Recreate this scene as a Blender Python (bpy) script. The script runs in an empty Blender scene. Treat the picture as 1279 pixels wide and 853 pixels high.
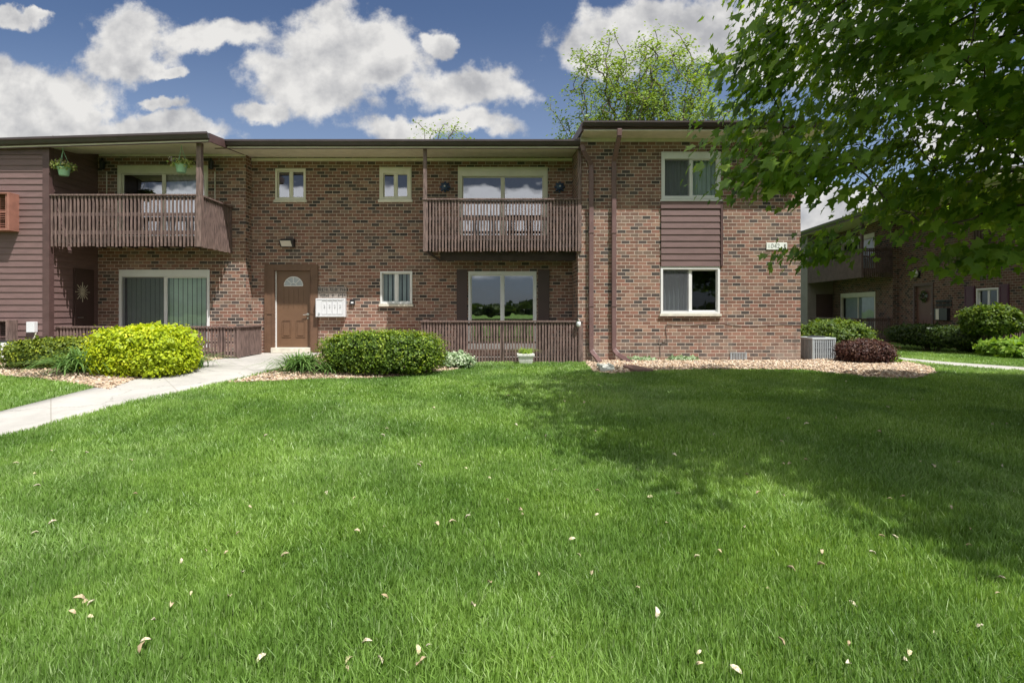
import bpy, math, random
import numpy as np
from mathutils import Vector, Matrix, geometry
random.seed(7)
RS = np.random.RandomState(11)
C = bpy.context.scene.collection
R = math.radians
F0, VX, HY, CZ = 710.0, 627.0, 388.0, 1.45      # focal length (px), vanishing point, eye height
I4 = Matrix.Identity(4)

def sst(a, b, x):
    t = np.clip((np.asarray(x, dtype=float) - a) / (b - a), 0, 1)
    return t * t * (3 - 2 * t)
def gz(x, y):                                    # terrain height
    x = np.asarray(x, dtype=float); y = np.asarray(y, dtype=float)
    h = 0.21 * sst(2.5, 11.5, y) + 0.12 * sst(-1.5, -6.5, x) * sst(5, 12, y)
    h = h + 0.025 * np.sin(x * 0.9 + 1.3) * np.sin(y * 0.8) * sst(14, 9, y) - 0.12 * sst(14.5, 19, y) * sst(8, 11, x)
    return h
def at(px, py, D):
    return Vector(((px - VX) / F0 * D, D, CZ + (HY - py) / F0 * D))
def X(px, D): return (px - VX) / F0 * D
def Z(py, D): return CZ + (HY - py) / F0 * D
def gp(px, py):                                  # point of the lawn seen there
    D = 8.0
    for _ in range(60):
        x = (px - VX) / F0 * D
        D = 0.5 * D + 0.5 * (CZ - float(gz(x, D))) * F0 / (py - HY)
    return Vector(((px - VX) / F0 * D, D))

# ---------------------------------------------------------------- materials
MATS = {}
def newmat(name):
    m = bpy.data.materials.new(name); m.use_nodes = True
    nt = m.node_tree; nt.nodes.clear()
    out = nt.nodes.new('ShaderNodeOutputMaterial')
    MATS[name] = m
    return m, nt, out
def nd(nt, t, **kw):
    n = nt.nodes.new(t)
    for k, v in kw.items():
        if k.startswith('i_'):
            n.inputs[k[2:].replace('_', ' ')].default_value = v
        else: setattr(n, k, v)
    return n
def mth(nt, op, a, b=None, c=None, clamp=False):
    n = nt.nodes.new('ShaderNodeMath'); n.operation = op; n.use_clamp = clamp
    for i, v in enumerate((a, b, c)):
        if v is None: continue
        if isinstance(v, (int, float)): n.inputs[i].default_value = v
        else: nt.links.new(v, n.inputs[i])
    return n.outputs[0]
def mixc(nt, f, a, b):
    n = nt.nodes.new('ShaderNodeMix'); n.data_type = 'RGBA'
    for i, v in ((0, f), (6, a), (7, b)):
        if isinstance(v, (int, float)): n.inputs[i].default_value = v
        elif isinstance(v, tuple): n.inputs[i].default_value = v + (1,)
        else: nt.links.new(v, n.inputs[i])
    return n.outputs[2]
def sm(nt, a, b, x):
    n = nt.nodes.new('ShaderNodeMapRange'); n.interpolation_type = 'SMOOTHSTEP'
    nt.links.new(x, n.inputs[0]); n.inputs[1].default_value = a; n.inputs[2].default_value = b
    return n.outputs[0]
def ramp(nt, x, stops, const=False):
    n = nt.nodes.new('ShaderNodeValToRGB'); cr = n.color_ramp
    if const: cr.interpolation = 'CONSTANT'
    while len(cr.elements) < len(stops): cr.elements.new(0.5)
    for e, (p, c) in zip(cr.elements, stops): e.position = p; e.color = tuple(c) + (1,)
    nt.links.new(x, n.inputs[0])
    return n.outputs[0]
def noise(nt, scale, detail=4, rough=.55, vec=None, dim='3D', out=0):
    n = nd(nt, 'ShaderNodeTexNoise'); n.noise_dimensions = dim
    n.inputs['Scale'].default_value = scale; n.inputs['Detail'].default_value = detail; n.inputs['Roughness'].default_value = rough
    if vec is not None: nt.links.new(vec, n.inputs['Vector'])
    return n.outputs[out]
def simple(name, col, rough=.6, var=.15, scale=6., bump=.0, bscale=60., metal=0., spec=.4, stretch=None):
    m, nt, out = newmat(name)
    p = nd(nt, 'ShaderNodeBsdfPrincipled'); nt.links.new(p.outputs[0], out.inputs[0])
    tc = nd(nt, 'ShaderNodeTexCoord'); vec = tc.outputs['Object']
    if stretch:
        mp = nd(nt, 'ShaderNodeMapping'); mp.inputs['Scale'].default_value = stretch
        nt.links.new(vec, mp.inputs[0]); vec = mp.outputs[0]
    n = noise(nt, scale, 5, .6, vec)
    f = sm(nt, .3, .7, n)
    a = tuple(c * (1 - var) for c in col); b = tuple(min(1, c * (1 + var)) for c in col)
    nt.links.new(mixc(nt, f, a, b), p.inputs['Base Color'])
    p.inputs['Roughness'].default_value = rough; p.inputs['Metallic'].default_value = metal
    p.inputs['Specular IOR Level'].default_value = spec
    if bump:
        b_ = nd(nt, 'ShaderNodeBump'); b_.inputs['Strength'].default_value = bump; b_.inputs['Distance'].default_value = .01
        nt.links.new(noise(nt, bscale, 4, .6, vec), b_.inputs['Height']); nt.links.new(b_.outputs[0], p.inputs['Normal'])
    return m
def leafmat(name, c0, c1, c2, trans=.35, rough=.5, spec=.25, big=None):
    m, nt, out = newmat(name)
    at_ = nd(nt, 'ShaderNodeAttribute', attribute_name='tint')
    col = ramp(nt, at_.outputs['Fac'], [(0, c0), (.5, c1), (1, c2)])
    if big:
        tc = nd(nt, 'ShaderNodeTexCoord')
        f = sm(nt, .35, .65, noise(nt, big[0], 4, .6, tc.outputs['Object']))
        h = nd(nt, 'ShaderNodeHueSaturation'); nt.links.new(col, h.inputs['Color'])
        nt.links.new(mth(nt, 'MULTIPLY_ADD', f, big[1], 1 - big[1] / 2), h.inputs['Value'])
        nt.links.new(mth(nt, 'MULTIPLY_ADD', f, -.016, .508), h.inputs['Hue'])
        col = h.outputs[0]
    p = nd(nt, 'ShaderNodeBsdfPrincipled'); nt.links.new(col, p.inputs['Base Color'])
    p.inputs['Roughness'].default_value = rough; p.inputs['Specular IOR Level'].default_value = spec
    t = nd(nt, 'ShaderNodeBsdfTranslucent')
    hs = nd(nt, 'ShaderNodeHueSaturation', i_Hue=.485, i_Saturation=1.1, i_Value=1.5); nt.links.new(col, hs.inputs['Color'])
    nt.links.new(hs.outputs[0], t.inputs[0])
    mx = nd(nt, 'ShaderNodeMixShader'); mx.inputs[0].default_value = trans
    nt.links.new(p.outputs[0], mx.inputs[1]); nt.links.new(t.outputs[0], mx.inputs[2]); nt.links.new(mx.outputs[0], out.inputs[0])
    return m

def brick_mat(name, tone=1.0):
    m, nt, out = newmat(name)
    uv = nd(nt, 'ShaderNodeUVMap'); s = nd(nt, 'ShaderNodeSeparateXYZ'); nt.links.new(uv.outputs[0], s.inputs[0])
    BL, CH = .205, .0845
    u, v = s.outputs[0], s.outputs[1]
    tc = nd(nt, 'ShaderNodeTexCoord')
    wob = mth(nt, 'MULTIPLY_ADD', noise(nt, 5, 3, .5, tc.outputs['Object']), .006, -.003)
    vv = mth(nt, 'DIVIDE', mth(nt, 'ADD', v, wob), CH); row = mth(nt, 'FLOOR', vv); fv = mth(nt, 'FRACT', vv)
    odd = mth(nt, 'MULTIPLY', mth(nt, 'FRACT', mth(nt, 'MULTIPLY', row, .5)), 1.0)
    rj = nd(nt, 'ShaderNodeTexWhiteNoise', noise_dimensions='1D'); nt.links.new(row, rj.inputs['W'])
    uu = mth(nt, 'ADD', mth(nt, 'ADD', mth(nt, 'DIVIDE', u, BL), odd), mth(nt, 'MULTIPLY', rj.outputs[0], .12))
    colm = mth(nt, 'FLOOR', uu); fu = mth(nt, 'FRACT', uu)
    cv = nd(nt, 'ShaderNodeCombineXYZ'); nt.links.new(colm, cv.inputs[0]); nt.links.new(row, cv.inputs[1])
    wn = nd(nt, 'ShaderNodeTexWhiteNoise', noise_dimensions='2D'); nt.links.new(cv.outputs[0], wn.inputs[0])
    cv2 = nd(nt, 'ShaderNodeCombineXYZ', i_Z=7.7); nt.links.new(colm, cv2.inputs[0]); nt.links.new(row, cv2.inputs[1])
    wn2 = nd(nt, 'ShaderNodeTexWhiteNoise', noise_dimensions='3D'); nt.links.new(cv2.outputs[0], wn2.inputs[0])
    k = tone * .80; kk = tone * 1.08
    cols = [(0, (.27*k, .135*k, .095*k)), (.16, (.32*k, .17*k, .12*k)), (.32, (.22*k, .125*k, .092*k)), (.46, (.36*k, .215*k, .15*k)),
            (.58, (.30*k, .145*k, .105*k)), (.70, (.28*k, .19*k, .14*k)), (.82, (.080*k, .066*k, .060*k)), (.90, (.10*k, .078*k, .07*k)), (.955, (.17*k, .12*k, .10*k))]
    bc = ramp(nt, wn.outputs[0], cols, True)
    hs = nd(nt, 'ShaderNodeHueSaturation'); nt.links.new(bc, hs.inputs['Color'])
    nt.links.new(mth(nt, 'MULTIPLY_ADD', wn2.outputs[0], .4, .8), hs.inputs['Value'])
    mp = nd(nt, 'ShaderNodeMapping'); nt.links.new(tc.outputs['Object'], mp.inputs[0]); mp.inputs['Scale'].default_value = (14, 14, 40)
    grain = noise(nt, 3, 5, .7, mp.outputs[0])
    bc2 = mixc(nt, mth(nt, 'MULTIPLY', sm(nt, .45, .75, grain), .3), hs.outputs[0], (.34*k, .26*k, .21*k))
    # lime bloom in irregular patches low on the wall
    st = noise(nt, 1.3, 5, .65, tc.outputs['Object'])
    low = mth(nt, 'SUBTRACT', 1.0, sm(nt, .2, .95, mth(nt, 'ADD', v, mth(nt, 'MULTIPLY_ADD', st, -.9, .45))))
    bc3 = mixc(nt, mth(nt, 'MULTIPLY', low, mth(nt, 'MULTIPLY', sm(nt, .4, .7, st), .55)), bc2, (.50*k, .43*k, .36*k))
    ms = nd(nt, 'ShaderNodeMapping'); nt.links.new(tc.outputs['Object'], ms.inputs[0]); ms.inputs['Scale'].default_value = (2.6, 2.6, .22)
    streak = sm(nt, .56, .74, noise(nt, 1.6, 5, .62, ms.outputs[0]))
    mu = mth(nt, 'LESS_THAN', fu, .060); mv = mth(nt, 'LESS_THAN', fv, .15)
    mor = mth(nt, 'MAXIMUM', mu, mv)
    mcol = mixc(nt, noise(nt, 9, 3, .6, tc.outputs['Object']), (.42*kk, .34*kk, .27*kk), (.58*kk, .49*kk, .41*kk))
    big = noise(nt, .55, 3, .5, tc.outputs['Object'])
    col = mixc(nt, mor, bc3, mcol)
    col = mixc(nt, mth(nt, 'MULTIPLY', streak, .38), col, (.13*k, .10*k, .085*k))
    hv = nd(nt, 'ShaderNodeHueSaturation'); nt.links.new(col, hv.inputs['Color']); nt.links.new(mth(nt, 'MULTIPLY_ADD', big, .35, .83), hv.inputs['Value'])
    p = nd(nt, 'ShaderNodeBsdfPrincipled'); nt.links.new(hv.outputs[0], p.inputs['Base Color'])
    p.inputs['Roughness'].default_value = .85; p.inputs['Specular IOR Level'].default_value = .25
    b = nd(nt, 'ShaderNodeBump'); b.inputs['Strength'].default_value = .7; b.inputs['Distance'].default_value = .012
    nt.links.new(mth(nt, 'ADD', mth(nt, 'SUBTRACT', 1.0, mor), mth(nt, 'MULTIPLY', grain, .5)), b.inputs['Height'])
    nt.links.new(b.outputs[0], p.inputs['Normal']); nt.links.new(p.outputs[0], out.inputs[0])
    return m
def glass_mat(name, refl, tint=(.7, .75, .75), rough=.015, wav=.06):
    m, nt, out = newmat(name)
    g = nd(nt, 'ShaderNodeBsdfGlossy'); g.inputs['Roughness'].default_value = rough; g.inputs['Color'].default_value = (.92, .95, 1, 1)
    tc = nd(nt, 'ShaderNodeTexCoord')
    b = nd(nt, 'ShaderNodeBump'); b.inputs['Strength'].default_value = wav; b.inputs['Distance'].default_value = .05
    nt.links.new(noise(nt, 1.6, 2, .5, tc.outputs['Object']), b.inputs['Height']); nt.links.new(b.outputs[0], g.inputs['Normal'])
    t = nd(nt, 'ShaderNodeBsdfTransparent'); t.inputs[0].default_value = tint + (1,)
    lw = nd(nt, 'ShaderNodeLayerWeight'); lw.inputs[0].default_value = .25
    f = mth(nt, 'ADD', mth(nt, 'MULTIPLY', lw.outputs[0], .5), refl, clamp=True)
    mx = nd(nt, 'ShaderNodeMixShader'); nt.links.new(f, mx.inputs[0])
    nt.links.new(t.outputs[0], mx.inputs[1]); nt.links.new(g.outputs[0], mx.inputs[2]); nt.links.new(mx.outputs[0], out.inputs[0])
    return m
def screen_mat(name):
    m, nt, out = newmat(name)
    d = nd(nt, 'ShaderNodeBsdfDiffuse'); d.inputs[0].default_value = (.10, .10, .11, 1)
    t = nd(nt, 'ShaderNodeBsdfTransparent')
    mx = nd(nt, 'ShaderNodeMixShader'); mx.inputs[0].default_value = .55
    nt.links.new(t.outputs[0], mx.inputs[1]); nt.links.new(d.outputs[0], mx.inputs[2]); nt.links.new(mx.outputs[0], out.inputs[0])
    return m

M = {}
M['brick'] = brick_mat('brick_masonry', .88)
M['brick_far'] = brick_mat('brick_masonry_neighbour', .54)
M['siding'] = simple('siding_paint', (.150, .093, .086), .55, .10, 3, .15, 90, stretch=(1, 1, 6))
M['trim'] = simple('dark_trim_paint', (.088, .050, .046), .5, .14, 4, .1, 60)
M['deckwood'] = simple('stained_deck_wood', (.145, .097, .083), .7, .42, 5, .3, 40, stretch=(6, 6, 1))
M['deckdark'] = simple('stained_deck_wood_dark', (.10, .064, .058), .75, .25, 4, .3, 40)
M['joist'] = simple('weathered_joist_wood', (.05, .036, .032), .85, .2, 4, .2, 40)
M['gutter'] = simple('gutter_metal', (.060, .046, .047), .35, .12, 3)
M['spout'] = simple('downspout_metal', (.155, .092, .086), .42, .14, 3)
M['soffit'] = simple('soffit_board', (.62, .57, .46), .75, .07, 5)
M['shingle'] = simple('roof_shingle', (.07, .062, .058), .9, .25, 12, .5, 40)
M['white'] = simple('white_vinyl', (.66, .655, .635), .4, .04, 3)
M['cream'] = simple('cream_paint', (.66, .62, .52), .5, .05, 3)
M['stone'] = simple('sill_stone', (.58, .54, .45), .8, .12, 8, .2, 60)
M['glass'] = glass_mat('window_glass', .07, (.85, .9, .88))
M['glass_up'] = glass_mat('reflective_window_glass', .22, (.6, .62, .62))
M['glass_mid'] = glass_mat('patio_door_glass', .36, (.6, .62, .62))
M['screen'] = screen_mat('insect_screen')
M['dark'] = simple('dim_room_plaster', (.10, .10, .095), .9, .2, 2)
M['blind'] = simple('blind_fabric', (.62, .74, .62), .7, .06, 4)
M['blindgrey'] = simple('grey_blind_fabric', (.50, .55, .57), .7, .06, 4)
M['curtain'] = simple('white_curtain', (.75, .76, .80), .8, .05, 3)
M['door'] = simple('brown_door_paint', (.14, .077, .043), .45, .05, 3)
M['doordark'] = simple('dark_brown_door_paint', (.06, .035, .03), .5, .08, 3)
M['doortrim'] = simple('brown_door_trim', (.125, .068, .040), .55, .12, 5, .15, 40)
M['steel'] = simple('brushed_metal', (.55, .54, .5), .3, .05, 5, metal=1.)
M['concrete'] = simple('path_concrete', (.37, .345, .31), .9, .10, 1.6, .25, 110)
M['mailbox'] = simple('white_enamel', (.62, .62, .63), .35, .03, 3)
M['black'] = simple('black_metal', (.02, .02, .022), .4, .1, 5)
M['lens'] = simple('lamp_lens', (.55, .52, .48), .15, .05, 8)
M['plaque'] = simple('plaque_enamel', (.70, .72, .66), .5, .05, 10)
M['letter'] = simple('grey_letter_paint', (.30, .31, .30), .6, .1, 9)
M['letterdark'] = simple('dark_letter_paint', (.07, .065, .06), .6, .1, 9)
M['slate'] = simple('worn_sign_board', (.28, .235, .205), .8, .25, 25)
M['acbody'] = simple('condenser_paint', (.40, .43, .43), .45, .07, 4)
M['acgreen'] = simple('grey_green_paint', (.22, .27, .24), .5, .08, 4)
M['fin'] = simple('condenser_fin_metal', (.34, .36, .37), .4, .10, 12)
M['paper'] = simple('label_paper', (.74, .74, .74), .7, .04, 6)
M['redwood'] = simple('red_brown_grille_paint', (.26, .115, .082), .6, .15, 5)
M['potgreen'] = simple('pale_green_plastic', (.33, .56, .40), .4, .05, 4)
M['potwhite'] = simple('white_planter_plastic', (.72, .70, .66), .5, .08, 6)
M['blueglass'] = simple('blue_glazed_ceramic', (.045, .075, .14), .15, .35, 25)
M['straw'] = simple('pale_wicker', (.42, .37, .28), .8, .15, 15)
M['bark'] = simple('bark', (.095, .075, .058), .9, .3, 7, .8, 25, stretch=(3, 3, .6))
M['barkgrey'] = simple('grey_bark', (.13, .105, .085), .9, .3, 7, .6, 25)
M['soil'] = simple('bed_soil', (.36, .27, .19), .95, .3, 9, .6, 40)
M['purple'] = simple('plum_shutter_paint', (.075, .022, .045), .5, .1, 4)
M['greysiding'] = simple('grey_siding_paint', (.20, .175, .15), .6, .08, 3)
M['globe'] = simple('white_globe_glass', (.72, .72, .70), .2, .03, 5)
M['solar'] = simple('clear_lamp_plastic', (.70, .72, .72), .2, .05, 20)
M['splash'] = simple('pale_concrete', (.50, .51, .45), .85, .15, 12, .3, 60)
M['brownplastic'] = simple('brown_plastic', (.17, .10, .085), .5, .12, 6)
M['dryleaf_plain'] = simple('dry_leaf', (.44, .37, .25), .8, .25, 40)

def litter():
    m, nt, out = newmat('dry_leaf_litter'); oi = nd(nt, 'ShaderNodeObjectInfo'); p = nd(nt, 'ShaderNodeBsdfPrincipled'); tc = nd(nt, 'ShaderNodeTexCoord')
    c = ramp(nt, oi.outputs['Random'], [(0, (.36, .27, .15)), (.3, (.55, .47, .32)), (.7, (.62, .58, .44)), (1, (.42, .42, .20))])
    nt.links.new(mixc(nt, sm(nt, .4, .7, noise(nt, 60, 4, .6, tc.outputs['Object'])), c, (.30, .22, .13)), p.inputs['Base Color']); p.inputs['Roughness'].default_value = .8
    nt.links.new(p.outputs[0], out.inputs[0]); M['dryleaf'] = m
litter()

# ---------------------------------------------------------------- meshes
class MB:
    def __init__(s): s.v = []; s.f = []; s.uv = []; s.smooth = False
    def quad(s, pts, uvs=None):
        i = len(s.v); s.v += [tuple(p) for p in pts]; s.f.append(tuple(range(i, i + len(pts)))); s.uv.append(uvs)
    def box(s, x0, x1, y0, y1, z0, z1):
        if x0 > x1: x0, x1 = x1, x0
        if y0 > y1: y0, y1 = y1, y0
        if z0 > z1: z0, z1 = z1, z0
        s.hexa([(x0,y0,z0),(x1,y0,z0),(x1,y1,z0),(x0,y1,z0),(x0,y0,z1),(x1,y0,z1),(x1,y1,z1),(x0,y1,z1)])
        return s
    def hexa(s, p):
        i = len(s.v); s.v += [tuple(q) for q in p]
        for f in ((0,3,2,1),(4,5,6,7),(0,1,5,4),(1,2,6,5),(2,3,7,6),(3,0,4,7)): s.f.append(tuple(i + k for k in f)); s.uv.append(None)
    def bar(s, a, b, w, d, side=(0, -1, 0)):       # oriented bar from a to b
        a, b = Vector(a), Vector(b); t = (b - a).normalized(); n = Vector(side); n = (n - t * n.dot(t)).normalized(); c = t.cross(n)
        q = []
        for e in (a, b):
            for i, j in ((-1,-1),(1,-1),(1,1),(-1,1)): q.append(e + c * (i * w / 2) + n * (j * d / 2))
        s.hexa(q); return s
    def tube(s, pts, r, n=6, cap=True):
        pts = [Vector(p) for p in pts]; rs = r if isinstance(r, (list, tuple)) else [r] * len(pts)
        i0 = len(s.v)
        for k, p in enumerate(pts):
            t = (pts[min(k+1, len(pts)-1)] - pts[max(k-1, 0)]).normalized()
            up = Vector((0,0,1)) if abs(t.z) < .9 else Vector((1,0,0))
            a = t.cross(up).normalized(); b = t.cross(a)
            for j in range(n):
                th = 2 * math.pi * j / n
                s.v.append(tuple(p + (a * math.cos(th) + b * math.sin(th)) * rs[k]))
        for k in range(len(pts) - 1):
            for j in range(n):
                s.f.append((i0+k*n+j, i0+k*n+(j+1)%n, i0+(k+1)*n+(j+1)%n, i0+(k+1)*n+j)); s.uv.append(None)
        if cap:
            s.f.append(tuple(i0 + j for j in range(n))[::-1]); s.uv.append(None)
            s.f.append(tuple(i0 + (len(pts)-1)*n + j for j in range(n))); s.uv.append(None)
        return s
    def lathe(s, c, prof, n=20, axis='z', sx=1, sy=1):
        i0 = len(s.v); c = Vector(c)
        for r, h in prof:
            for j in range(n):
                th = 2 * math.pi * j / n; a, b = r * math.cos(th) * sx, r * math.sin(th) * sy
                s.v.append(tuple(c + (Vector((a, b, h)) if axis == 'z' else Vector((a, -h, b)))))
        for k in range(len(prof) - 1):
            for j in range(n):
                s.f.append((i0+k*n+j, i0+k*n+(j+1)%n, i0+(k+1)*n+(j+1)%n, i0+(k+1)*n+j)); s.uv.append(None)
        s.f.append(tuple(i0 + j for j in range(n))[::-1]); s.uv.append(None)
        s.f.append(tuple(i0 + (len(prof)-1)*n + j for j in range(n))); s.uv.append(None)
        return s
    def frame(s, x0, x1, y0, y1, z0, z1, w, wt=None, wb=None):   # rectangular frame, facing -y
        wt = w if wt is None else wt; wb = w if wb is None else wb
        s.box(x0, x0+w, y0, y1, z0, z1); s.box(x1-w, x1, y0, y1, z0, z1)
        s.box(x0+w, x1-w, y0, y1, z1-wt, z1); s.box(x0+w, x1-w, y0, y1, z0, z0+wb); return s
    def wall(s, p0, p1, z0, z1, holes=(), depth=.1):   # sheet with openings and reveals; p0->p1 runs left to right seen from outside
        p0, p1 = Vector(p0), Vector(p1); L = (p1 - p0).length; d = (p1 - p0) / L; n = Vector((d.y, -d.x))   # outward
        us = sorted({0., L} | {h[0] for h in holes} | {h[1] for h in holes}); zs = sorted({z0, z1} | {h[2] for h in holes} | {h[3] for h in holes})
        def P(u, z, k=0.): q = p0 + d * u - n * k; return (q.x, q.y, z)
        off = p0.x * d.x + p0.y * d.y
        for a, b in zip(us, us[1:]):
            for c, e in zip(zs, zs[1:]):
                um, zm = (a+b)/2, (c+e)/2
                if any(h[0] < um < h[1] and h[2] < zm < h[3] for h in holes): continue
                s.quad([P(a,c), P(b,c), P(b,e), P(a,e)], [(a+off,c),(b+off,c),(b+off,e),(a+off,e)])
        for a, b, c, e in [h[:4] for h in holes]:
            k = depth
            for q0, q1 in (((a,c),(a,e)), ((a,e),(b,e)), ((b,e),(b,c)), ((b,c),(a,c))):
                s.quad([P(*q0), P(*q1), P(*q1, k), P(*q0, k)], [(q0[0]+off,q0[1]),(q1[0]+off,q1[1]),(q1[0]+off+k,q1[1]),(q0[0]+off+k,q0[1])])
        return s
    def siding(s, p0, p1, z0, z1, h=.145, lip=.018):
        p0, p1 = Vector(p0), Vector(p1); d = (p1 - p0).normalized(); n = Vector((d.y, -d.x))
        def P(p, k, z): q = p + n * k; return (q.x, q.y, z)
        z = z0
        while z < z1 - 1e-6:
            zt = min(z + h, z1)
            s.quad([P(p0,lip,z), P(p1,lip,z), P(p1,.002,zt), P(p0,.002,zt)])
            s.quad([P(p0,0,z), P(p1,0,z), P(p1,lip,z), P(p0,lip,z)])
            s.quad([P(p1,0,z), P(p1,0,zt), P(p1,.002,zt), P(p1,lip,z)]); s.quad([P(p0,0,z), P(p0,lip,z), P(p0,.002,zt), P(p0,0,zt)])
            z = zt
        return s

BASE = {}
def finish(me, mat, smooth=False):
    me.materials.append(mat)
    if smooth: me.polygons.foreach_set('use_smooth', [True] * len(me.polygons))
    me.update()
def tomesh(name, mb, mat, off):
    me = bpy.data.meshes.new(name)
    vs = [(v[0]-off[0], v[1]-off[1], v[2]-off[2]) for v in mb.v]
    me.from_pydata(vs, [], mb.f)
    uvl = me.uv_layers.new(name='UVMap'); data = np.zeros(len(me.loops) * 2, dtype=np.float32); k = 0
    for f, uv in zip(mb.f, mb.uv):
        if uv is None:
            a, b, c = (Vector(mb.v[f[i]]) for i in (0, 1, 2)); n = (b - a).cross(c - a)
            ax = max(range(3), key=lambda i: abs(n[i]))
            uv = [((mb.v[i][1], mb.v[i][2]) if ax == 0 else (mb.v[i][0], mb.v[i][2]) if ax == 1 else (mb.v[i][0], mb.v[i][1])) for i in f]
        for q in uv: data[k] = q[0]; data[k+1] = q[1]; k += 2
    uvl.data.foreach_set('uv', data)
    finish(me, mat, mb.smooth)
    return me
def tag(o, label=None, cat=None, group=None, kind=None):
    for k, v in (('label', label), ('category', cat), ('group', group), ('kind', kind)):
        if v: o[k] = v
    return o
def thing(name, label, cat, base=(0,0,0), F=I4, group=None):
    o = bpy.data.objects.new(name, None); C.objects.link(o); o.empty_display_size = .2
    o.matrix_world = F @ Matrix.Translation(Vector(base)); BASE[o] = Vector(base)
    return tag(o, label, cat, group)
def part(name, mb, mat, parent, label=None, bevel=0):
    b = BASE[parent]
    o = bpy.data.objects.new(name, tomesh(name, mb, M[mat] if isinstance(mat, str) else mat, b)); C.objects.link(o)
    o.parent = parent; BASE[o] = b
    if label: o['label'] = label
    if bevel:
        m = o.modifiers.new('bevel', 'BEVEL'); m.width = bevel; m.segments = 2; m.limit_method = 'ANGLE'
    return o
def solo(name, mb, mat, label, cat, base=(0,0,0), F=I4, group=None, kind=None, bevel=0):
    base = Vector(base)
    o = bpy.data.objects.new(name, tomesh(name, mb, M[mat], base)); C.objects.link(o)
    o.matrix_world = F @ Matrix.Translation(base); BASE[o] = base
    if bevel:
        m = o.modifiers.new('bevel', 'BEVEL'); m.width = bevel; m.segments = 2; m.limit_method = 'ANGLE'
    return tag(o, label, cat, group, kind)
def npmesh(name, v, f, mat, tint=None, off=(0,0,0), smooth=False):   # v (n,3), f (m,k)
    v = np.asarray(v, dtype=np.float32) - np.asarray(off, dtype=np.float32); f = np.asarray(f, dtype=np.int32); k = f.shape[1]
    me = bpy.data.meshes.new(name)
    me.vertices.add(len(v)); me.vertices.foreach_set('co', v.ravel())
    me.loops.add(f.size); me.loops.foreach_set('vertex_index', f.ravel())
    me.polygons.add(len(f)); me.polygons.foreach_set('loop_start', np.arange(len(f), dtype=np.int32) * k)
    me.update(calc_edges=True)
    if tint is not None:
        a = me.attributes.new('tint', 'FLOAT', 'FACE'); a.data.foreach_set('value', np.asarray(tint, dtype=np.float32))
    finish(me, M[mat] if isinstance(mat, str) else mat, smooth)
    return me
def put(name, me, loc=(0,0,0), parent=None):
    o = bpy.data.objects.new(name, me); C.objects.link(o); o.location = loc
    if parent: o.parent = parent
    BASE[o] = Vector(loc)
    return o
def unit(a): return a / np.maximum(np.linalg.norm(a, axis=-1, keepdims=True), 1e-9)
LEAF = {   # outlines in the leaf plane (across, along); fan triangles from the first point
    'maple': np.array([(0,.40),(0,0),(.46,.08),(.30,.31),(.62,.56),(.23,.60),(.20,.78),(0,1.04),(-.17,.77),(-.25,.63),(-.58,.60),(-.31,.32),(-.45,.12)]),
    'oval': np.array([(0,.5),(0,0),(.30,.45),(0,1),(-.30,.45)]),
    'blade': np.array([(0,.3),(-.07,0),(.07,0),(.09,.5),(0,1),(-.09,.5)]),
}
def leaves(p, n, d, size, kind, fold=.12):
    """leaf meshes at p with normals n and axes d"""
    n = unit(n); d = unit(d - n * np.sum(d * n, axis=1, keepdims=True)); c = np.cross(d, n)
    o = LEAF[kind]; K = len(o); N = len(p)
    droop = -0.18 * o[:, 1] ** 2 + fold * np.abs(o[:, 0])
    v = (p[:, None, :] + (c[:, None, :] * o[None, :, 0, None] + d[:, None, :] * o[None, :, 1, None] + n[:, None, :] * droop[None, :, None]) * size[:, None, None])
    tri = np.array([(0, i, i % (K - 1) + 1) for i in range(1, K)])
    f = (np.arange(N) * K)[:, None, None] + tri[None]
    return v.reshape(-1, 3), f.reshape(-1, 3), K - 1
_lat = {}
def vnoise(x, y, sc, seed=0):
    if seed not in _lat: _lat[seed] = np.random.RandomState(seed + 100).rand(256, 256)
    L = _lat[seed]; x = np.asarray(x) / sc + 77.3; y = np.asarray(y) / sc + 31.7
    i = np.floor(x).astype(int); j = np.floor(y).astype(int); fx = x - i; fy = y - j
    fx = fx*fx*(3-2*fx); fy = fy*fy*(3-2*fy); g = lambda a, b: L[a % 256, b % 256]
    return (g(i,j)*(1-fx)+g(i+1,j)*fx)*(1-fy)+(g(i,j+1)*(1-fx)+g(i+1,j+1)*fx)*fy

# ---------------------------------------------------------------- camera, light, world
sc = bpy.context.scene
cam = bpy.data.cameras.new('camera'); co = bpy.data.objects.new('camera', cam); C.objects.link(co)
co.location = (0, 0, CZ); co.rotation_euler = (R(90), 0, 0)
cam.sensor_width = 36; cam.lens = F0 / 1279 * 36; cam.shift_x = (639.5 - VX) / 1279; cam.shift_y = -(426.5 - HY) / 1279
cam.clip_end = 3000; cam.clip_start = .05
sc.camera = co
AZ, EL = R(43), R(62)
sd = Vector((math.sin(AZ) * math.cos(EL), -math.cos(AZ) * math.cos(EL), math.sin(EL)))
sl = bpy.data.lights.new('sun', 'SUN'); sl.energy = 4.3; sl.angle = R(.5); sl.color = (1, .98, .95)
so = bpy.data.objects.new('sun', sl); C.objects.link(so); so.rotation_euler = (-sd).to_track_quat('-Z', 'Y').to_euler(); so.location = (20, -20, 40)
sc.view_settings.view_transform = 'Standard'; sc.view_settings.look = 'None'; sc.view_settings.gamma = 1; sc.view_settings.exposure = .9

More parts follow.
